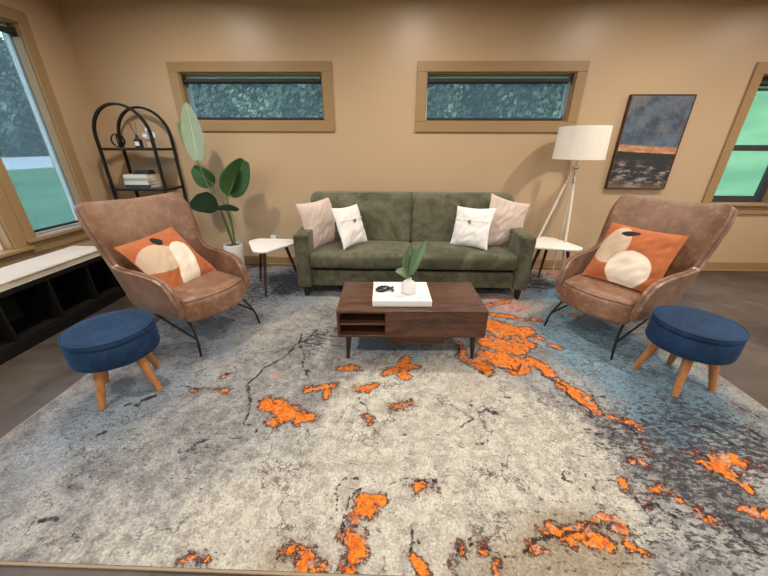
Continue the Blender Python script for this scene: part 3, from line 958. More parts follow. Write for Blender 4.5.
def cushion(name, label, cat, loc, ypr, size, T, mat, seed, **kw):
    grp = kw.pop('group', None)
    o = obj(name, pillow_bm(size, size, T, seed, **kw), mat)
    y, p, r = [rad(a) for a in ypr]
    o.matrix_world = Matrix.Translation(loc) @ Matrix.Rotation(y, 4, 'Z') @ Matrix.Rotation(p, 4, 'X') @ Matrix.Rotation(r, 4, 'Y')
    return tag(o, label, cat, grp)
SP = 'throw pillows on the sofa'
cushion('throw_pillow', 'blush linen throw pillow in the left corner of the green sofa', 'pillow', (-.80, 3.50, .715), (56, -11, -3), .53, .15, M['linen_pink'], 1, pinch=.09, group=SP)
cushion('throw_pillow', 'blush linen throw pillow in the right corner of the green sofa', 'pillow', (1.225, 3.50, .725), (24, -6, 14), .56, .15, M['linen_pink'], 2, pinch=.09, group=SP)
for lab, loc, ypr, sd in (('white button pillow leaning on the left blush pillow', (-.452, 3.39, .718), (60, -20, 2), 3), ('white button pillow leaning on the right blush pillow', (.841, 3.385, .718), (-40, -21, -4), 4)):
    o = cushion('throw_pillow', lab, 'pillow', loc, ypr, .44, .14, M['linen_white'], sd, pinch=.09, group=SP)
    bm = B(); lathe(bm, [(0, .010), (.012, .0095), (.017, .005), (.0175, 0), (.016, -.004)], 20, Matrix.Translation((.0, -.079, .045)) @ Matrix.Rotation(pi / 2, 4, 'X'))
    b = obj('button', bm, M['button'], o); b['label'] = 'brown horn button'
    bm = B()
    tube(bm, [(-.19 + .38 * k / 14, -.079 * (1 - ((-.19 + .38 * k / 14) / .215) ** 2) ** .55 - .001, .062 + .003 * sin(k)) for k in range(15)], .003, 6)
    obj('flap_edge', bm, M['linen_white'], o)

# ------------------------------------------------------------------ coffee table
ct = thing('coffee_table', 'walnut coffee table with an open shelf on dark tapered legs', 'coffee table', (.15, 1.985, RZ), rad(1.6))
hw, dd, z0, z1 = .54, .53, .205, .43
Wd = M['walnut']
bm = B(); box(bm, -hw, hw, 0, dd, z1 - .02, z1, .003, 2); obj('top', bm, Wd, ct, smooth=False)
bm = B(); box(bm, -hw, hw, .012, dd, z0, z0 + .018, .002, 1); obj('bottom_panel', bm, Wd, ct, smooth=False)
for s in (-1, 1):
    a, b = sorted((s * hw, s * (hw - .018)))
    bm = B(); box(bm, a, b, .004, dd, z0 + .018, z1 - .02, .002, 1); obj('side_panel', bm, M['walnut_end'], ct, smooth=False)
xd = -hw + .345
bm = B(); box(bm, xd, xd + .016, .02, dd, z0 + .018, z1 - .02); obj('divider', bm, M['walnut_end'], ct, smooth=False)
bm = B(); box(bm, -hw + .018, xd, .012, dd - .02, z0 + .103, z0 + .118, .001, 1); obj('shelf', bm, Wd, ct, smooth=False)
bm = B(); box(bm, -hw + .018, hw - .018, dd - .014, dd - .002, z0 + .018, z1 - .02); obj('back_panel', bm, Wd, ct, smooth=False)
bm = B(); box(bm, xd + .002, hw - .018, .002, .02, z0 + .012, z1 - .022, .002, 1); obj('front_panel', bm, Wd, ct, smooth=False)
bm = B(); box(bm, -.17, .26, .065, .45, z0 - .088, z0, .002, 1); obj('lower_compartment', bm, Wd, ct, smooth=False)
for sx in (-1, 1):
    for y in (.055, dd - .055):
        bm = B(); x = sx * (hw - .075)
        tube(bm, [(x + sx * .012, y + (-.012 if y < .2 else .012), 0), (x, y, z0)], .012, 16, r1=.023)
        obj('leg', bm, M['espresso'], ct)

tray = thing('serving_tray', 'white square-edged tray on the walnut coffee table', 'tray', (.072, 2.222, RZ + z1), rad(1.6))
tw, td, th = .215, .175, .05
bm = B(); box(bm, -tw, tw, -td, td, 0, .012, .002, 1); obj('base', bm, M['white_lacquer'], tray, smooth=False)
bm = B()
for a in ((-tw, tw, -td, -td + .012), (-tw, tw, td - .012, td), (-tw, -tw + .012, -td + .012, td - .012), (tw - .012, tw, -td + .012, td - .012)):
    box(bm, *a, .0, th, .002, 1)
obj('rim', bm, M['white_lacquer'], tray, smooth=False)
g = N('grey_veined_marble')
vv = g.math('ABSOLUTE', g.math('SUBTRACT', g.noise(5, 5, .6, 1.2), .5))
M['marble'] = g.bsdf(g.mix(g.step(vv, .0, .02), (.70, .70, .70), (.84, .835, .83)), .25)
bm = B(); box(bm, -tw + .012, tw - .012, -td + .012, td - .012, .012, .036, .002, 1); obj('marble_inlay', bm, M['marble'], tray, smooth=False)
TZ = RZ + z1 + .036

vase = thing('bud_vase', 'small round matte white vase on the white tray', 'vase', (.128, 2.215, TZ))
bm = B()
lathe(bm, [(0, 0), (.035, .0), (.052, .014), (.061, .042), (.058, .068), (.043, .092), (.022, .104), (.019, .116), (.021, .124), (.017, .124), (.015, .112), (.018, .1), (.0, .09)], 36)
obj('body', bm, M['ceramic'], vase)

# leaves -----------------------------------------------------------
def leaf_bm(base, tip, width, n, fold=.25, sag=.0, curl=0., prof=.8, nl=22, nw=6, wav=0.0, blunt=.0):
    bm = B()
    uv = bm.loops.layers.uv.new('UVMap')
    base, tip, n = Vector(base), Vector(tip), Vector(n).normalized()
    d = tip - base
    side = d.cross(n).normalized()
    nn = side.cross(d).normalized()
    rows = []
    for i in range(nl + 1):
        t = i / nl
        c = base + d * t + nn * (sag * 4 * t * (1 - t) - curl * t * t)
        w = width / 2 * (sin(pi * min(1, (t * (1 - blunt)) ** prof)) ** .62 if 0 < t else 0)
        if t == 1 and blunt == 0:
            w = 0
        row = []
        for j in range(-nw, nw + 1):
            q = j / nw
            wv = wav * sin(t * 17 + (2 if j > 0 else 0)) * abs(q) * width
            row.append((bm.verts.new(c + side * w * q + nn * (fold * abs(q) ** 1.4 * w + wv)), (q * .5 + .5, t)))
        rows.append(row)
    for a, b in zip(rows, rows[1:]):
        for j in range(2 * nw):
            f = bm.faces.new((a[j][0], a[j + 1][0], b[j + 1][0], b[j][0]))
            for l, k in zip(f.loops, (a[j], a[j + 1], b[j + 1], b[j])):
                l[uv].uv = k[1]
    bmesh.ops.remove_doubles(bm, verts=bm.verts[:], dist=.00005)
    return bm

def leaf_mat(name, c1, c2, rib, rough=.4, freq=26, spec=.5):
    g = N(name)
    uv = g.n('ShaderNodeTexCoord').outputs['UV']
    s = g.sep(uv)
    au = g.math('ABSOLUTE', g.math('SUBTRACT', s[0], .5))
    ph = g.math('MULTIPLY', g.math('SUBTRACT', s[1], g.math('MULTIPLY', au, .35)), freq * 6.283)
    st = g.math('SINE', ph)
    p = g.mix(g.step(st, -.6, 1.), c1, c2)
    p = g.mix(g.math('MULTIPLY', g.step(g.noise(9, 4), .45, .7), .4), p, c2)
    p = g.mix(g.step(au, .03, .012), p, rib)
    return g.bsdf(p, rough, g.bump(st, .35, .004), spec=spec)
M['leaf_pale'] = leaf_mat('pale_gloss_green_leaf', (.21, .30, .20), (.36, .46, .34), (.46, .54, .36), .45, 22)  # pale tone puts the leaf's glossy reflection into its colour
M['leaf_light'] = leaf_mat('light_green_leaf', (.19, .27, .08), (.25, .34, .11), (.3, .4, .18), .5, 22)
M['leaf_green'] = leaf_mat('deep_green_leaf', (.022, .068, .016), (.045, .115, .03), (.12, .19, .07), .38, 26)
M['leaf_dark'] = leaf_mat('blackish_green_leaf', (.006, .017, .008), (.010, .024, .011), (.016, .03, .014), .75, 26, .12)
M['leaf_sprig'] = leaf_mat('soft_grey_green_leaf', (.07, .15, .065), (.16, .25, .13), (.25, .34, .2), .5, 14)
M['stem_green'] = simple('green_stem', (.12, .19, .05), .5, .25, 20)

def leaf(parent, mat, *a, **k):
    bm = leaf_bm(*a, **k)
    o = obj('leaf', bm, mat, parent)
    sm = o.modifiers.new('thickness', 'SOLIDIFY'); sm.thickness = .0018; sm.offset = 0
    return o

sp = thing('leafy_sprig', 'sprig of grey-green leaves standing in the small white vase', 'greenery', (.128, 2.215, TZ))
bm = B()
for e in ((-.012, .0, .16), (.012, .004, .17), (.0, .012, .2)):
    tube(bm, [(e[0] * .3, 0, .097), (e[0] * .6, e[1] * .5, .13), e], .0022, 6)
obj('stem', bm, M['stem_green'], sp)
leaf(sp, M['leaf_sprig'], (-.008, 0, .14), (.004, .02, .375), .10, (-.2, -1, .1), fold=.3, sag=-.015)
leaf(sp, M['leaf_sprig'], (.012, .0, .145), (.118, .03, .405), .07, (-.5, -1, .15), fold=.45, sag=.02)
leaf(sp, M['leaf_sprig'], (-.004, 0, .13), (-.105, -.02, .185), .085, (-.2, -.6, 1), fold=.25, sag=.02)
leaf(sp, M['leaf_sprig'], (.004, .01, .15), (.052, .05, .335), .10, (.3, -1, .2), fold=.25)

# knotted ornament on the tray
kn = smooth_pts([(.062, .036, .010), (.035, .012, .012), (0, -.016, .012), (-.034, -.034, .010), (-.062, -.018, .009), (-.064, .012, .009), (-.038, .032, .011), (-.004, .018, .026), (.032, -.012, .028), (.062, -.036, .012)], 6)
kn2 = smooth_pts([(-.056, .0, .024), (-.03, .018, .026), (-.004, .002, .03), (-.026, -.018, .026), (-.052, -.012, .022)], 6)
bm = B(); tube(bm, kn, .0095, 10); tube(bm, kn2, .008, 10)
o = obj('knot_ornament', bm, M['black_plastic'], loc=(-.05, 2.255, TZ), rot=(0, 0, rad(4)))
tag(o, 'small black knotted ornament lying on the white tray', 'ornament')

# ------------------------------------------------------------------ armchairs
def shell_bm():
    bm = B()
    NS, NT = 110, 20
    def plan(s):
        hx, yb, r = .33, .365, .12
        La = hx - r; Lb = pi / 2 * r; Lc = yb - r + .33
        L = La + Lb + Lc
        q = s * L
        if q < La:
            return q, yb
        if q < La + Lb:
            a = (q - La) / r
            return La + r * sin(a), yb - r + r * cos(a)
        u = (q - La - Lb) / Lc
        return hx - .035 * u, yb - r - u * Lc
    def ss(a, b, v):
        t = max(0., min(1., (v - a) / (b - a)))
        return t * t * (3 - 2 * t)
    def ztop(s):
        K = [(0, 1.08), (.2, 1.09), (.27, 1.098), (.305, 1.08), (.33, 1.02), (.347, .95), (.36, .83), (.375, .72), (.39, .66), (.415, .64), (.5, .625), (.68, .622), (.82, .612), (.90, .588), (.955, .53), (.985, .46), (1., .40)]
        for (a, za), (b, zb) in zip(K, K[1:]):
            if s <= b:
                t = (s - a) / (b - a)
                return za + (zb - za) * (t * t * (3 - 2 * t) * .5 + t * .5)
        return K[-1][1]
    rows = []
    for i in range(-NS, NS + 1):
        s = abs(i) / NS; sg = 1 if i >= 0 else -1
        x, y = plan(s)
        zt = ztop(s); zb = .285 + .03 * ss(.8, 1, s)
        w = 1 - ss(.37, .55, s)
        row = []
        for j in range(NT + 1):
            t = j / NT
            z = zb + (zt - zb) * t
            h = max(0., (z - .40) / .68)
            X = x * (1 + .33 * w * h ** 1.0 + .07 * (1 - w) * max(0, (z - .3) / .3))
            Y = y + w * (.16 * h - .03 * sin(pi * min(1, h))) - w * .02 * (s / .34) ** 2 * h ** 1.3
            if z < .40:
                k = (.40 - z) / .12
                X *= 1 - .10 * k * k
                Y -= .06 * k * k * (1 if y > 0 else -.3)
            row.append(bm.verts.new((sg * X, Y, z)))
        rows.append(row)
    for a, b in zip(rows, rows[1:]):
        for j in range(NT):
            bm.faces.new((a[j], b[j], b[j + 1], a[j + 1]))
    # keep the outline for the piping
    edge = [v.co.copy() for v in [r[-1] for r in rows]]
    return bm, edge
PILL = []
ac = thing('armchair', 'brown leather wingback armchair in front of the bench, beside the leafy plant', 'armchair', (-1.71, 2.433, RZ), rad(64), 'leather wingback armchairs')
bm, edge = shell_bm()
shell = obj('backrest', bm, M['leather'], ac)
sm = shell.modifiers.new('padding', 'SOLIDIFY'); sm.thickness = .052; sm.offset = 0.0; sm.use_rim = True
bv = shell.modifiers.new('edge', 'BEVEL'); bv.width = .02; bv.segments = 3; bv.limit_method = 'ANGLE'; bv.angle_limit = rad(60)
bm = B(); tube(bm, [p + Vector((0, 0, .001)) for p in edge[2:-2:2]], .0035, 6); obj('edge_piping', bm, M['leather_seam'], shell)
def seatf(v, u):
    v = v.copy()
    if u[1] < 0:
        k = (-u[1]) ** 3
        v.x *= 1 - .02 * k
        v.y += .07 * k * u[0] ** 2
        if u[2] < 0:
            v.z -= .035 * k
        v.z -= .012 * k
    v.z += .014 * noise.noise(Vector((v.x * 4, v.y * 4, 1.)))
    return v
bm = B(); soft_box(bm, 0, -.03, .372, .565, .75, .165, .045, (.0, .012, .018), f=seatf); seat = obj('seat', bm, M['leather'], ac)
pp = []
hx_, hy_, zz_, rc = .2825 - .0132, .375 - .0132, .069, .034
for (cx_, cy_, a0) in ((1, 1, 0), (-1, 1, 90), (-1, -1, 180), (1, -1, 270)):
    for k in range(7):
        a = rad(a0 + 15 * k)
        pp.append((cx_ * (hx_ - rc) + rc * cos(a), cy_ * (hy_ - rc) + rc * sin(a)))
qq = []
for a, b in zip(pp, pp[1:] + pp[:1]):
    m = max(1, int(math.hypot(b[0] - a[0], b[1] - a[1]) / .03))
    qq += [(a[0] + (b[0] - a[0]) * k / m, a[1] + (b[1] - a[1]) * k / m) for k in range(m)]
pp = []
for x, y in qq:
    u = (x / .2825, y / .375, zz_ / .0825)
    v = Vector((x, y + .012 * u[1] * (1 - u[0] ** 2) * (1 - u[2] ** 2), zz_ + .018 * u[2] * (1 - u[0] ** 2) * (1 - u[1] ** 2)))
    v = seatf(v, u)
    pp.append((v.x, v.y - .03, v.z + .372))
bm = B(); tube(bm, pp, .0052, 6, closed=True); obj('seat_piping', bm, M['leather_seam'], seat)
bm = B(); soft_box(bm, 0, .0, .285, .50, .6, .04, .018); obj('seat_pan', bm, M['black_plastic'], ac)
BMt = M['black_metal']
for sx in (-1, 1):
    bm = B(); tube(bm, smooth_pts([(sx * .235, -.25, .285), (sx * .255, -.34, .2), (sx * .275, -.395, .11), (sx * .288, -.412, .0)], 6), .0085, 10); lg = obj('leg', bm, BMt, ac)
    bm = B(); lathe(bm, [(.0105, 0), (.0105, .012)], 12, Matrix.Translation((sx * .288, -.412, 0))); obj('foot_cap', bm, M['black_plastic'], lg)
    bm = B(); tube(bm, smooth_pts([(sx * .235, .22, .275), (sx * .25, .29, .15), (sx * .262, .34, .0)], 6), .0085, 10); lg = obj('leg', bm, BMt, ac)
    bm = B(); lathe(bm, [(.0105, 0), (.0105, .012)], 12, Matrix.Translation((sx * .262, .34, 0))); obj('foot_cap', bm, M['black_plastic'], lg)
    bm = B(); tube(bm, [(sx * .271, -.382, .135), (sx * .245, .265, .215)], .0075, 8); obj('stretcher', bm, BMt, ac)
dup(ac, 'brown leather wingback armchair below the framed painting', (1.905, 2.525, RZ), (0, 0, rad(-59)))

# rust cushions with applique shapes
def applique_mat(name, shapes):
    g = N(name)
    s = g.sep(g.co)
    n = g.noise(14, 4)
    p = g.mix(n, (.32, .085, .03), (.43, .14, .054))
    p = g.mix(g.math('MULTIPLY', g.step(g.noise(5, 4, .6, 1.), .5, .7), .4), p, (.54, .22, .09))
    for kind, cx, cz, rx, rz_, rot, col in shapes:
        dx = g.math('SUBTRACT', s[0], cx); dz = g.math('SUBTRACT', s[2], cz)
        c, q = cos(rad(rot)), sin(rad(rot))
        X = g.math('ADD', g.math('MULTIPLY', dx, c), g.math('MULTIPLY', dz, q))
        Z = g.math('SUBTRACT', g.math('MULTIPLY', dz, c), g.math('MULTIPLY', dx, q))
        if kind == 'arch':
            Z = g.math('MAXIMUM', Z, 0.)
        if kind == 'egg':
            X = g.math('MULTIPLY', X, g.math('ADD', 1., g.math('MULTIPLY', Z, 1.2)))
        X = g.math('DIVIDE', X, rx); Z = g.math('DIVIDE', Z, rz_)
        r = g.math('ADD', g.math('MULTIPLY', X, X), g.math('MULTIPLY', Z, Z))
        ff = g.math('MULTIPLY', g.step(r, 1.06, .98), g.step(s[1], .004, -.004))
        p = g.mix(ff, p, g.mix(n, tuple(x * .93 for x in col), col))
    return g.bsdf(p, .85, g.bump(g.math('ADD', g.noise(300, 2), g.math('MULTIPLY', n, 1.)), .2, .003), spec=.2, sheen=.15)
BEI, WHT, BLK = (.53, .40, .29), (.74, .65, .55), (.016, .014, .014)
pl = applique_mat('rust_applique_left', [('egg', -.10, .03, .16, .125, -14, BEI), ('arch', .09, .015, .085, .09, -23, WHT), ('el', -.005, .165, .036, .046, 10, BLK)])
pr_ = applique_mat('rust_applique_right', [('egg', -.14, .05, .105, .17, -8, BEI), ('el', -.07, .165, .062, .026, 14, BLK), ('el', .03, -.125, .145, .145, 0, WHT)])
o = cushion('accent_cushion', 'rust cushion with beige, cream and black shapes on the armchair by the bench', 'cushion', (-1.825, 2.44, .64), (74, -42, -6), .525, .15, pl, 8, flange=.05, pinch=.05, group='rust accent cushions')
o = cushion('accent_cushion', 'rust cushion with a big cream disc on the armchair below the painting', 'cushion', (1.935, 2.51, .695), (-51, -36, 2), .52, .15, pr_, 9, flange=.05, pinch=.05, group='rust accent cushions')

# ------------------------------------------------------------------ ottomans
st = thing('ottoman', 'round blue velvet storage stool in front of the left armchair, next to the bench', 'stool', (-1.747, 1.65, RZ), rad(-8), 'blue velvet stools')
R0 = .231
bm = B(); lathe(bm, [(0, .285), (R0 - .02, .285), (R0 - .005, .29), (R0, .302), (R0 + .001, .36), (R0, .415), (R0 - .004, .423), (R0 - .012, .425), (0, .425)], 72); obj('body', bm, M['blue_velvet'], st)
bm = B(); lathe(bm, [(0, .424), (R0 - .012, .424), (R0 - .003, .427), (R0, .435), (R0, .452), (R0 - .006, .463), (R0 - .018, .470), (R0 - .06, .476), (.08, .479), (0, .479)], 72); lid = obj('lid', bm, M['blue_velvet'], st)
bm = B(); tube(bm, [((R0 - .004) * cos(2 * pi * k / 72), (R0 - .004) * sin(2 * pi * k / 72), .464) for k in range(72)], .004, 6, closed=True); obj('piping', bm, M['blue_seam'], lid)
for k in range(4):
    a = rad(-90 + 90 * k)
    bm = B(); tube(bm, [(.21 * cos(a), .21 * sin(a), 0), (.135 * cos(a), .135 * sin(a), .29)], .019, 20, r1=.029)
    obj('leg', bm, M['oak_leg'], st)
dup(st, 'round blue velvet storage stool in front of the armchair below the painting', (1.986, 1.849, RZ), (0, 0, rad(-34)))

# ------------------------------------------------------------------ side tables
def pick(R, r, n=14):
    """rounded triangle outline"""
    out = []
    for k in range(3):
        a = pi / 2 + k * 2 * pi / 3
        c = Vector((cos(a), sin(a))) * (R - r)
        for i in range(n + 1):
            b = a - pi / 3 + 2 * pi / 3 * i / n
            out.append((c.x + r * cos(b), c.y + r * sin(b)))
    # bow the sides outwards a little
    return [(x * (1 + .10 * (1 - math.hypot(x, y) / R)), y * (1 + .10 * (1 - math.hypot(x, y) / R))) for x, y in out]
sd = thing('side_table', 'white triangular side table on walnut legs at the left arm of the sofa', 'side table', (-1.35, 3.36, RZ), rad(0), 'white triangular side tables')
bm = B()
pts = pick(.30, .10)
lay = [(.965, .485), (.99, .489), (1., .497), (.998, .506), (.985, .51)]
rings = [[bm.verts.new((x * s, y * s, z)) for x, y in pts] for s, z in lay]
for a, b in zip(rings, rings[1:]):
    for k in range(len(pts)):
        bm.faces.new((a[k], a[(k + 1) % len(pts)], b[(k + 1) % len(pts)], b[k]))
bm.faces.new(rings[0][::-1]); bm.faces.new(rings[-1])
obj('tabletop', bm, M['white_lacquer'], sd)
for k in range(3):
    a = pi / 2 + k * 2 * pi / 3
    bm = B(); tube(bm, [(.285 * cos(a), .285 * sin(a), 0), (.16 * cos(a), .16 * sin(a), .486)], .0115, 16, r1=.019)
    obj('leg', bm, M['walnut_dark'], sd)
sd.rotation_euler = (0, 0, rad(SDA := 178))
dup(sd, 'white triangular side table between the sofa and the lamp', (1.79, 3.50, RZ), (0, 0, rad(-12)))
# ------------------------------------------------------------------ floor lamp
LX, LY = 1.985, 3.76
lamp = thing('floor_lamp', 'tripod floor lamp with a white drum shade behind the right side table', 'lamp', (LX, LY, 0))
bm = B()
n = 64
for r, flip in ((.272, 1), (.269, -1)):
    pass
lathe(bm, [(.250, 1.385), (.252, 1.386), (.243, 1.700), (.241, 1.700), (.238, 1.698), (.247, 1.388)], n)
bmesh.ops.delete(bm, geom=[f for f in bm.faces if len(f.verts) > 4], context='FACES')
rg = [v for v in bm.verts if abs(v.co.z - 1.385) < 1e-4], [v for v in bm.verts if abs(v.co.z - 1.388) < 1e-4]
key = lambda v: math.atan2(v.co.y, v.co.x)
a, b = sorted(rg[0], key=key), sorted(rg[1], key=key)
for k in range(n):
    bm.faces.new((a[k], a[(k + 1) % n], b[(k + 1) % n], b[k]))
recalc(bm)
obj('lamp_shade', bm, M['shade_cloth'], lamp)
bm = B(); tube(bm, [(0, 0, 1.29), (0, 0, 1.47)], .009, 12)
for k in range(3):
    a = rad(120 * k + 20)
    tube(bm, [(0, 0, 1.455), (.245 * cos(a), .245 * sin(a), 1.455)], .003, 6)
obj('stem', bm, M['chrome'], lamp)
bm = B(); lathe(bm, [(0, 1.285), (.03, 1.285), (.034, 1.292), (.034, 1.312), (.03, 1.318), (0, 1.318)], 28); obj('hub', bm, M['chrome'], lamp)
bm = B(); lathe(bm, [(0, 1.47), (.014, 1.47), (.014, 1.51), (.028, 1.55), (.03, 1.58), (.018, 1.61), (0, 1.615)], 20); obj('bulb', bm, M['ceramic'], lamp)
for ang, rr in ((-98, .34), (194, .47), (60, .30)):
    a = rad(ang)
    top = Vector((.022 * cos(a), .022 * sin(a), 1.295)); bot = Vector((rr * cos(a), rr * sin(a), 0.0))
    kx = top + (bot - top) * .13
    bm = B(); tube(bm, [kx, bot], .0135, 16, r1=.0105); lg = obj('leg', bm, M['acrylic'], lamp)
    bm = B(); tube(bm, [top, kx + (bot - top) * .02], .006, 10); obj('upper_rod', bm, M['chrome'], lg)

# ------------------------------------------------------------------ painting
pt = thing('framed_painting', 'abstract seascape painting in a thin dark frame on the back wall', 'painting', (2.918, YB, 1.54))
pw, ph = .345, .492
bm = B()
frame_boxes(bm, 'x', -.052, 0, -pw, pw, -ph, ph, .012, .002)
fr_ = obj('frame', bm, M['walnut_end'], pt, smooth=False)
g = N('painted_sky_and_sea')
s = g.sep(g.co)
zz = g.math('ADD', g.math('DIVIDE', s[2], ph), g.math('MULTIPLY', g.math('SUBTRACT', g.noise(5, 3), .5), .05))
zz = g.math('ADD', zz, g.math('MULTIPLY', s[0], .09))
n1 = g.noise(6, 8, .75, .15); n2 = g.noise(6, 8, .75, .1, g.mapping((1., 1, 3.0))); n3 = g.noise(60, 3)
sky = g.mix(g.step(n1, .35, .65), (.03, .045, .07), (.115, .155, .215))
sky = g.mix(g.math('MULTIPLY', g.step(g.noise(3, 5, .6, .5), .5, .68), .55), sky, (.26, .19, .17))
sky = g.mix(g.step(zz, .35, -.12, 0., .35), sky, (.06, .13, .22))
sea = g.mix(g.math('MULTIPLY', g.step(n2, .48, .66), g.step(zz, -.28, -.62)), (.018, .018, .021), (.46, .43, .39))
sea = g.mix(g.step(zz, -.80, -1.02, 0, .75), sea, (.22, .14, .085))
p = g.mix(g.step(zz, -.165, -.185), sky, sea)
band = g.math('MULTIPLY', g.step(zz, -.19, -.175), g.step(zz, -.02, -.07))
p = g.mix(g.math('MULTIPLY', band, g.step(n2, .3, .5, .55, 1.)), p, g.mix(g.step(n2, .4, .62), (.43, .17, .06), (.62, .36, .20)))
M['paint'] = g.bsdf(p, .5, g.bump(g.math('ADD', n3, n2), .3, .004))
bm = B(); box(bm, -pw + .014, pw - .014, -.048, -.004, -ph + .014, ph - .014); obj('canvas', bm, M['paint'], pt, smooth=False)

# ------------------------------------------------------------------ arched etagere
EX, EF, EB = -2.905, 3.70, 4.03
et = thing('arched_shelf_unit', 'black metal shelf unit with an arched top and brown boards in the left corner', 'shelf unit', (EX, (EF + EB) / 2, 0))
hw, zs = .305, 1.585
dy = (EB - EF) / 2
for s in (-1, 1):
    pts = [(-hw, s * dy, z) for z in (0, .4, .8, 1.2)] + [(-hw * cos(pi * k / 28), s * dy, zs + .31 * sin(pi * k / 28)) for k in range(29)] + [(hw, s * dy, z) for z in (1.2, .8, .4, 0)]
    bm = B(); bar_sweep(bm, pts, .022, .03, (0, 1, 0)); a_ = obj('arch_frame', bm, M['black_metal'], et, smooth=False)
    a_['label'] = 'front black metal arch' if s < 0 else 'rear black metal arch'
SHZ = (.22, .635, 1.052, 1.478)
for z in SHZ:
    bm = B(); box(bm, -hw + .008, hw - .008, -dy + .012, dy - .012, z - .02, z, .002, 1); sh = obj('shelf_board', bm, M['shelf_wood'], et, smooth=False)
    bm = B()
    for s in (-1, 1):
        box(bm, -hw + .006, hw - .006, s * dy - .008, s * dy + .008, z - .028, z - .004)
        a, b = sorted((s * (hw - .016), s * (hw - .001)))
        box(bm, a, b, -dy, dy, z - .028, z - .004)
    obj('rail', bm, M['black_metal'], sh, smooth=False)

# things on it
ZA, ZBk = SHZ[3], SHZ[2]
ring = []
t = thing('ring_ornament', 'black open orb ornament of crossed rings on the top board', 'ornament', (-3.06, 3.80, ZA))
for k in range(3):
    a = rad(60 * k + 15)
    R = .066
    bm = B(); tube(bm, [(R * cos(2 * pi * i / 40) * cos(a), R * cos(2 * pi * i / 40) * sin(a), R + .006 + R * sin(2 * pi * i / 40)) for i in range(40)], .0055, 8, closed=True)
    obj('ring', bm, M['black_metal'], t)
t = thing('reed_diffuser', 'dark reed diffuser bottle with a white label on the top board', 'diffuser', (-2.835, 3.80, ZA))
bm = B(); lathe(bm, [(0, 0), (.038, 0), (.041, .004), (.041, .075), (.036, .086), (.016, .094), (.014, .118), (.017, .12), (.017, .128), (0, .128)], 4, Matrix.Rotation(pi / 4 + .15, 4, 'Z')); obj('bottle', bm, M['black_plastic'], t, smooth=False)
bm = B(); box(bm, -.021, .021, -.0345, -.0325, .02, .062, .0, 1, Matrix.Rotation(.15, 4, 'Z')); obj('paper_label', bm, M['white_plastic'], t, smooth=False)
for dx, dy2, h in ((-.07, .02, .27), (-.05, -.01, .25), (-.058, .03, .24), (.018, .015, .25)):
    bm = B(); tube(bm, [(0, 0, .12), (dx, dy2, h)], .0022, 6); obj('reed', bm, M['shelf_wood'], t)
t = thing('round_vase', 'round cream and white vase behind the front arch on the top board', 'vase', (-2.735, 3.86, ZA))
bm = B(); lathe(bm, [(0, 0), (.045, 0), (.05, .006), (.05, .055), (.046, .06), (0, .06)], 28); b_ = obj('foot', bm, simple('tan_ceramic', (.5, .38, .26), .5, .15, 20), t); b_['label'] = 'tan foot'
bm = B(); lathe(bm, [(0, .06), (.03, .062), (.058, .085), (.066, .118), (.058, .152), (.034, .174), (.022, .182), (.024, .205), (.02, .205), (.018, .18), (0, .17)], 32); obj('body', bm, M['ceramic'], t)

def book(label, z, w, d, h, cov, rz, x, y):
    t = thing('book', label, 'book', (x, y, z), rz, 'books stacked on the second board')
    bm = B(); box(bm, -w, w - .004, -d + .004, d - .004, .003, h - .003); obj('pages', bm, M['paper'], t, smooth=False)
    bm = B()
    box(bm, -w - .002, w, -d, d, 0, .003); box(bm, -w - .002, w, -d, d, h - .003, h)
    box(bm, -w - .002, w, -d - .003, -d + .002, 0, h, .001, 1)
    obj('cover', bm, cov, t, smooth=False)
    return z + h
z = ZBk
for lab, w, d, h, c, rz, x in (('dark green book lying at the bottom of the stack', .14, .12, .036, (.018, .05, .045), .05, -2.935), ('white book second from the bottom of the stack', .14, .12, .04, (.66, .65, .60), -.04, -2.94), ('grey-green book third up in the stack', .142, .115, .032, (.32, .36, .33), .03, -2.935), ('pale cream book at the top of the stack', .135, .115, .036, (.70, .67, .60), 0., -2.94)):
    z = book(lab, z, w, d, h, simple('book_cover', c, .5, .08, 30), rz, x, 3.855)
t = thing('keepsake_box', 'low black box with sloping sides on top of the stacked books', 'box', (-2.91, 3.86, z))
bm = B(); lathe(bm, [(0, 0), (.135, 0), (.135, .006), (.112, .044), (.104, .046), (.1, .02), (0, .02)], 4, Matrix.Scale(.62, 4, (0, 1, 0)) @ Matrix.Rotation(pi / 4, 4, 'Z')); obj('body', bm, M['black_plastic'], t, smooth=False)
bm = B(); bar_sweep(bm, [(-.04, -.062, .018), (-.035, -.066, .03), (.035, -.066, .03), (.04, -.062, .018)], .006, .004, (0, 1, 0)); obj('handle', bm, M['black_metal'], t, smooth=False)

# ------------------------------------------------------------------ bird-of-paradise plant
PX, PY = -2.02, 3.84
pl_ = thing('potted_plant', 'tall broad-leaved plant in a white pot behind the left armchair', 'plant', (PX, PY, RZ))
bm = B(); lathe(bm, [(0, 0), (.088, 0), (.095, .006), (.118, .355), (.116, .362), (.108, .362), (.104, .33), (0, .325)], 44); pot = obj('pot', bm, M['white_lacquer'], pl_)
g_ = simple('dark_moss', (.03, .025, .014), .95, .4, 40, bump=.8, bscale=60)
bm = B(); lathe(bm, [(0, .338), (.06, .342), (.104, .33)], 24); obj('soil', bm, g_, pot)
def W(x, y, z):
    return (x - PX, y - PY, z - RZ)
def stalk(pts, r0=.009, r1=.0045):
    bm = B(); tube(bm, smooth_pts([W(*p) for p in pts], 8), r0, 8, r1=r1); obj('stem', bm, M['stem_green'], pl_)
stalk([(-2.0, 3.84, .34), (-2.06, 3.82, .75), (-2.15, 3.78, 1.1), (-2.19, 3.76, 1.36)])
stalk([(-1.99, 3.85, .34), (-1.98, 3.85, .6), (-1.97, 3.83, .85), (-1.96, 3.8, 1.0)])
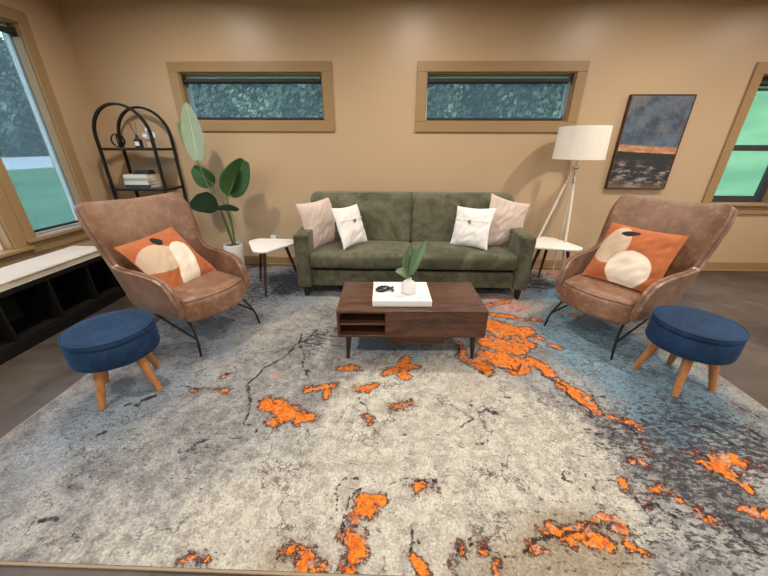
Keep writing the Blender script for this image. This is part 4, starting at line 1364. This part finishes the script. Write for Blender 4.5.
stalk([(-1.975, 3.83, .34), (-1.985, 3.82, .7), (-2.03, 3.80, .95), (-2.12, 3.83, 1.12)])
stalk([(-2.01, 3.83, .34), (-2.05, 3.8, .7), (-2.05, 3.77, .86)])
stalk([(-1.98, 3.83, .34), (-1.965, 3.8, .7), (-1.97, 3.75, .84)])
leaf(pl_, M['leaf_pale'], W(-2.19, 3.76, 1.33), W(-2.155, 3.72, 1.915), .215, (.25, -1, .1), fold=.12, sag=-.02, wav=.008, prof=.78)
leaf(pl_, M['leaf_light'], W(-2.2, 3.80, 1.38), W(-2.34, 3.80, 1.74), .22, (-.4, -1, .1), fold=.1, sag=-.02, prof=.8)
leaf(pl_, M['leaf_green'], W(-2.10, 3.85, 1.09), W(-2.30, 3.82, 1.27), .23, (-.35, -1, .35), fold=.15, sag=.03, blunt=.06, prof=.72)
leaf(pl_, M['leaf_green'], W(-1.945, 3.8, .965), W(-1.66, 3.77, 1.36), .30, (.2, -1, -.1), fold=.22, sag=-.02, wav=.012, blunt=.07, prof=.72)
leaf(pl_, M['leaf_dark'], W(-1.945, 3.84, .985), W(-1.735, 3.84, 1.36), .22, (-.75, -.75, .1), fold=.2, prof=.72)
leaf(pl_, M['leaf_dark'], W(-2.06, 3.76, .85), W(-2.34, 3.66, .87), .28, (.1, -.75, .7), fold=.2, sag=.05, wav=.02, prof=.66, blunt=.05)
leaf(pl_, M['leaf_dark'], W(-2.10, 3.74, .83), W(-1.78, 3.66, .825), .14, (0, -.35, 1), fold=-.1, sag=.03, blunt=.08, prof=.7)

# ------------------------------------------------------------------ storage bench
bn = thing('storage_bench', 'long black cubby bench under the left windows', 'bench', (-2.905, 3.07, 0))
L = 2.9; D = .38; H = .49
def bpart(name, a, mat=None, n=1):
    bm = B(); box(bm, *a, .002, 1); return obj(name, bm, mat or M['black_wood'], bn, smooth=False)
M['black_wood'] = simple('black_painted_wood', (.005, .0045, .0045), .65, .25, 20, spec=.25)
M['black_dull'] = simple('black_cubby_back', (.006, .006, .006), .7, .25, 20)
bpart('top_board', (-D, 0, -L, 0, H - .035, H))
bpart('plinth', (-D + .01, 0, -L, 0, 0, .085))
bpart('bottom_board', (-D + .012, -.004, -L + .01, -.01, .085, .105))
bpart('back_board', (-D, -D + .012, -L, 0, .085, H - .035), M['black_dull'])
cuts = [-.01]
y = 0.
ys = [-.012 + .012, -.29, -.655, -1.04, -1.41, -1.78, -2.15, -2.52, -L + .022]
for q in ys:
    bpart('divider', (-D + .012, -.006, q - .022, q, .105, H - .035))
o = obj('bench_cushion', B(), None) if False else None
def bcf(v, u):
    v = v.copy()
    v.z += .006 * noise.noise(Vector((v.x * 5, v.y * 2.3, 0))) * (u[2] > 0)
    return v
bm = B(); soft_box(bm, -2.905 - D / 2, 3.07 - L / 2 + .0, H + .037, D - .01, L - .01, .072, .022, f=bcf, ni=24)
o = obj('bench_cushion', bm, M['linen_bench'])
tag(o, 'long cream seat pad on the black bench', 'cushion')
bm = B()
for zz_ in (H + .012, H + .062):
    tube(bm, [(-2.905 - .003, 3.07 - .03 - (L - .06) * k / 40, zz_) for k in range(41)], .004, 6)
obj('piping', bm, M['linen_bench'], o)

# ------------------------------------------------------------------ ceiling lights (out of frame)
M['lens'] = N('downlight_lens').bsdf((.9, .9, .9), .4, emis=(1, .86, .68, 1), emis_s=6)
spots = [(x, y) for y in (2.75, .2, -2.4) for x in (-2.1, .25, 2.6, 4.6)]
dl = None
for x, y in spots:
    if dl is None:
        dl = thing('recessed_downlight', 'round recessed downlight set into the ceiling', 'ceiling light', (x, y, ZC), 0, 'recessed downlights in the ceiling')
        bm = B(); lathe(bm, [(.062, -.001), (.085, -.001), (.088, -.006), (.085, -.009), (.064, -.006), (.060, -.002)], 32); recalc(bm); obj('trim_ring', bm, M['white_plastic'], dl)
        bm = B(); lathe(bm, [(0, -.0015), (.061, -.0015)], 32); obj('lens', bm, M['lens'], dl)
    else:
        dup(dl, 'round recessed downlight set into the ceiling', (x, y, ZC), (0, 0, 0))
    ld = bpy.data.lights.new('downlight', 'AREA')
    ld.shape = 'DISK'; ld.size = .13; ld.energy = 37.; ld.spread = rad(165); ld.color = (1, .90, .78)
    lo = bpy.data.objects.new('downlight_lamp', ld); COL.objects.link(lo); lo.location = (x, y, ZC - .012)

# ------------------------------------------------------------------ sky, portals, camera
wd = bpy.data.worlds.new('sky'); SC.world = wd
wd.use_nodes = True
nt = wd.node_tree
bg = nt.nodes['Background']
sk = nt.nodes.new('ShaderNodeTexSky'); sk.sky_type = 'NISHITA'; sk.sun_disc = False; sk.sun_elevation = rad(48); sk.sun_rotation = rad(160); sk.air_density = 1.; sk.dust_density = 3.
mxw = nt.nodes.new('ShaderNodeMix'); mxw.data_type = 'RGBA'; mxw.inputs[0].default_value = .5; mxw.inputs[7].default_value = (.30, .30, .31, 1)
nt.links.new(sk.outputs[0], mxw.inputs[6]); nt.links.new(mxw.outputs[2], bg.inputs[0])
bg.inputs[1].default_value = 2.3
wd.cycles.sampling_method = 'MANUAL'; wd.cycles.sample_map_resolution = 512
cam = bpy.data.cameras.new('camera'); co = bpy.data.objects.new('camera', cam); COL.objects.link(co)
pit, yaw, rol = .41818, -.026649, -.0045918
f_, p_ = None, None
cy_, sy_, cp_, sp_, cr_, sr_ = cos(yaw), sin(yaw), cos(pit), sin(pit), cos(rol), sin(rol)
fw = Vector((sy_ * cp_, cy_ * cp_, -sp_)); rt = Vector((cy_, -sy_, 0)); dn = fw.cross(rt)
r2 = rt * cr_ + dn * sr_; d2 = dn * cr_ - rt * sr_
co.matrix_world = Matrix(((r2.x, -d2.x, -fw.x, 0), (r2.y, -d2.y, -fw.y, 0), (r2.z, -d2.z, -fw.z, 1.5), (0, 0, 0, 1)))
cam.sensor_width = 36; cam.lens = 317.87 / 768 * 36; cam.clip_start = .05; cam.clip_end = 300
SC.camera = co
SC.view_settings.view_transform = 'Standard'; SC.view_settings.look = 'None'
SC.view_settings.exposure = 0.1; SC.view_settings.gamma = 1; SC.view_settings.use_curve_mapping = False
SC.cycles.use_denoising = True
SC.cycles.max_bounces = 8; SC.cycles.diffuse_bounces = 5; SC.cycles.transparent_max_bounces = 16; SC.cycles.sample_clamp_indirect = 6
SC.cycles.caustics_reflective = False; SC.cycles.caustics_refractive = False
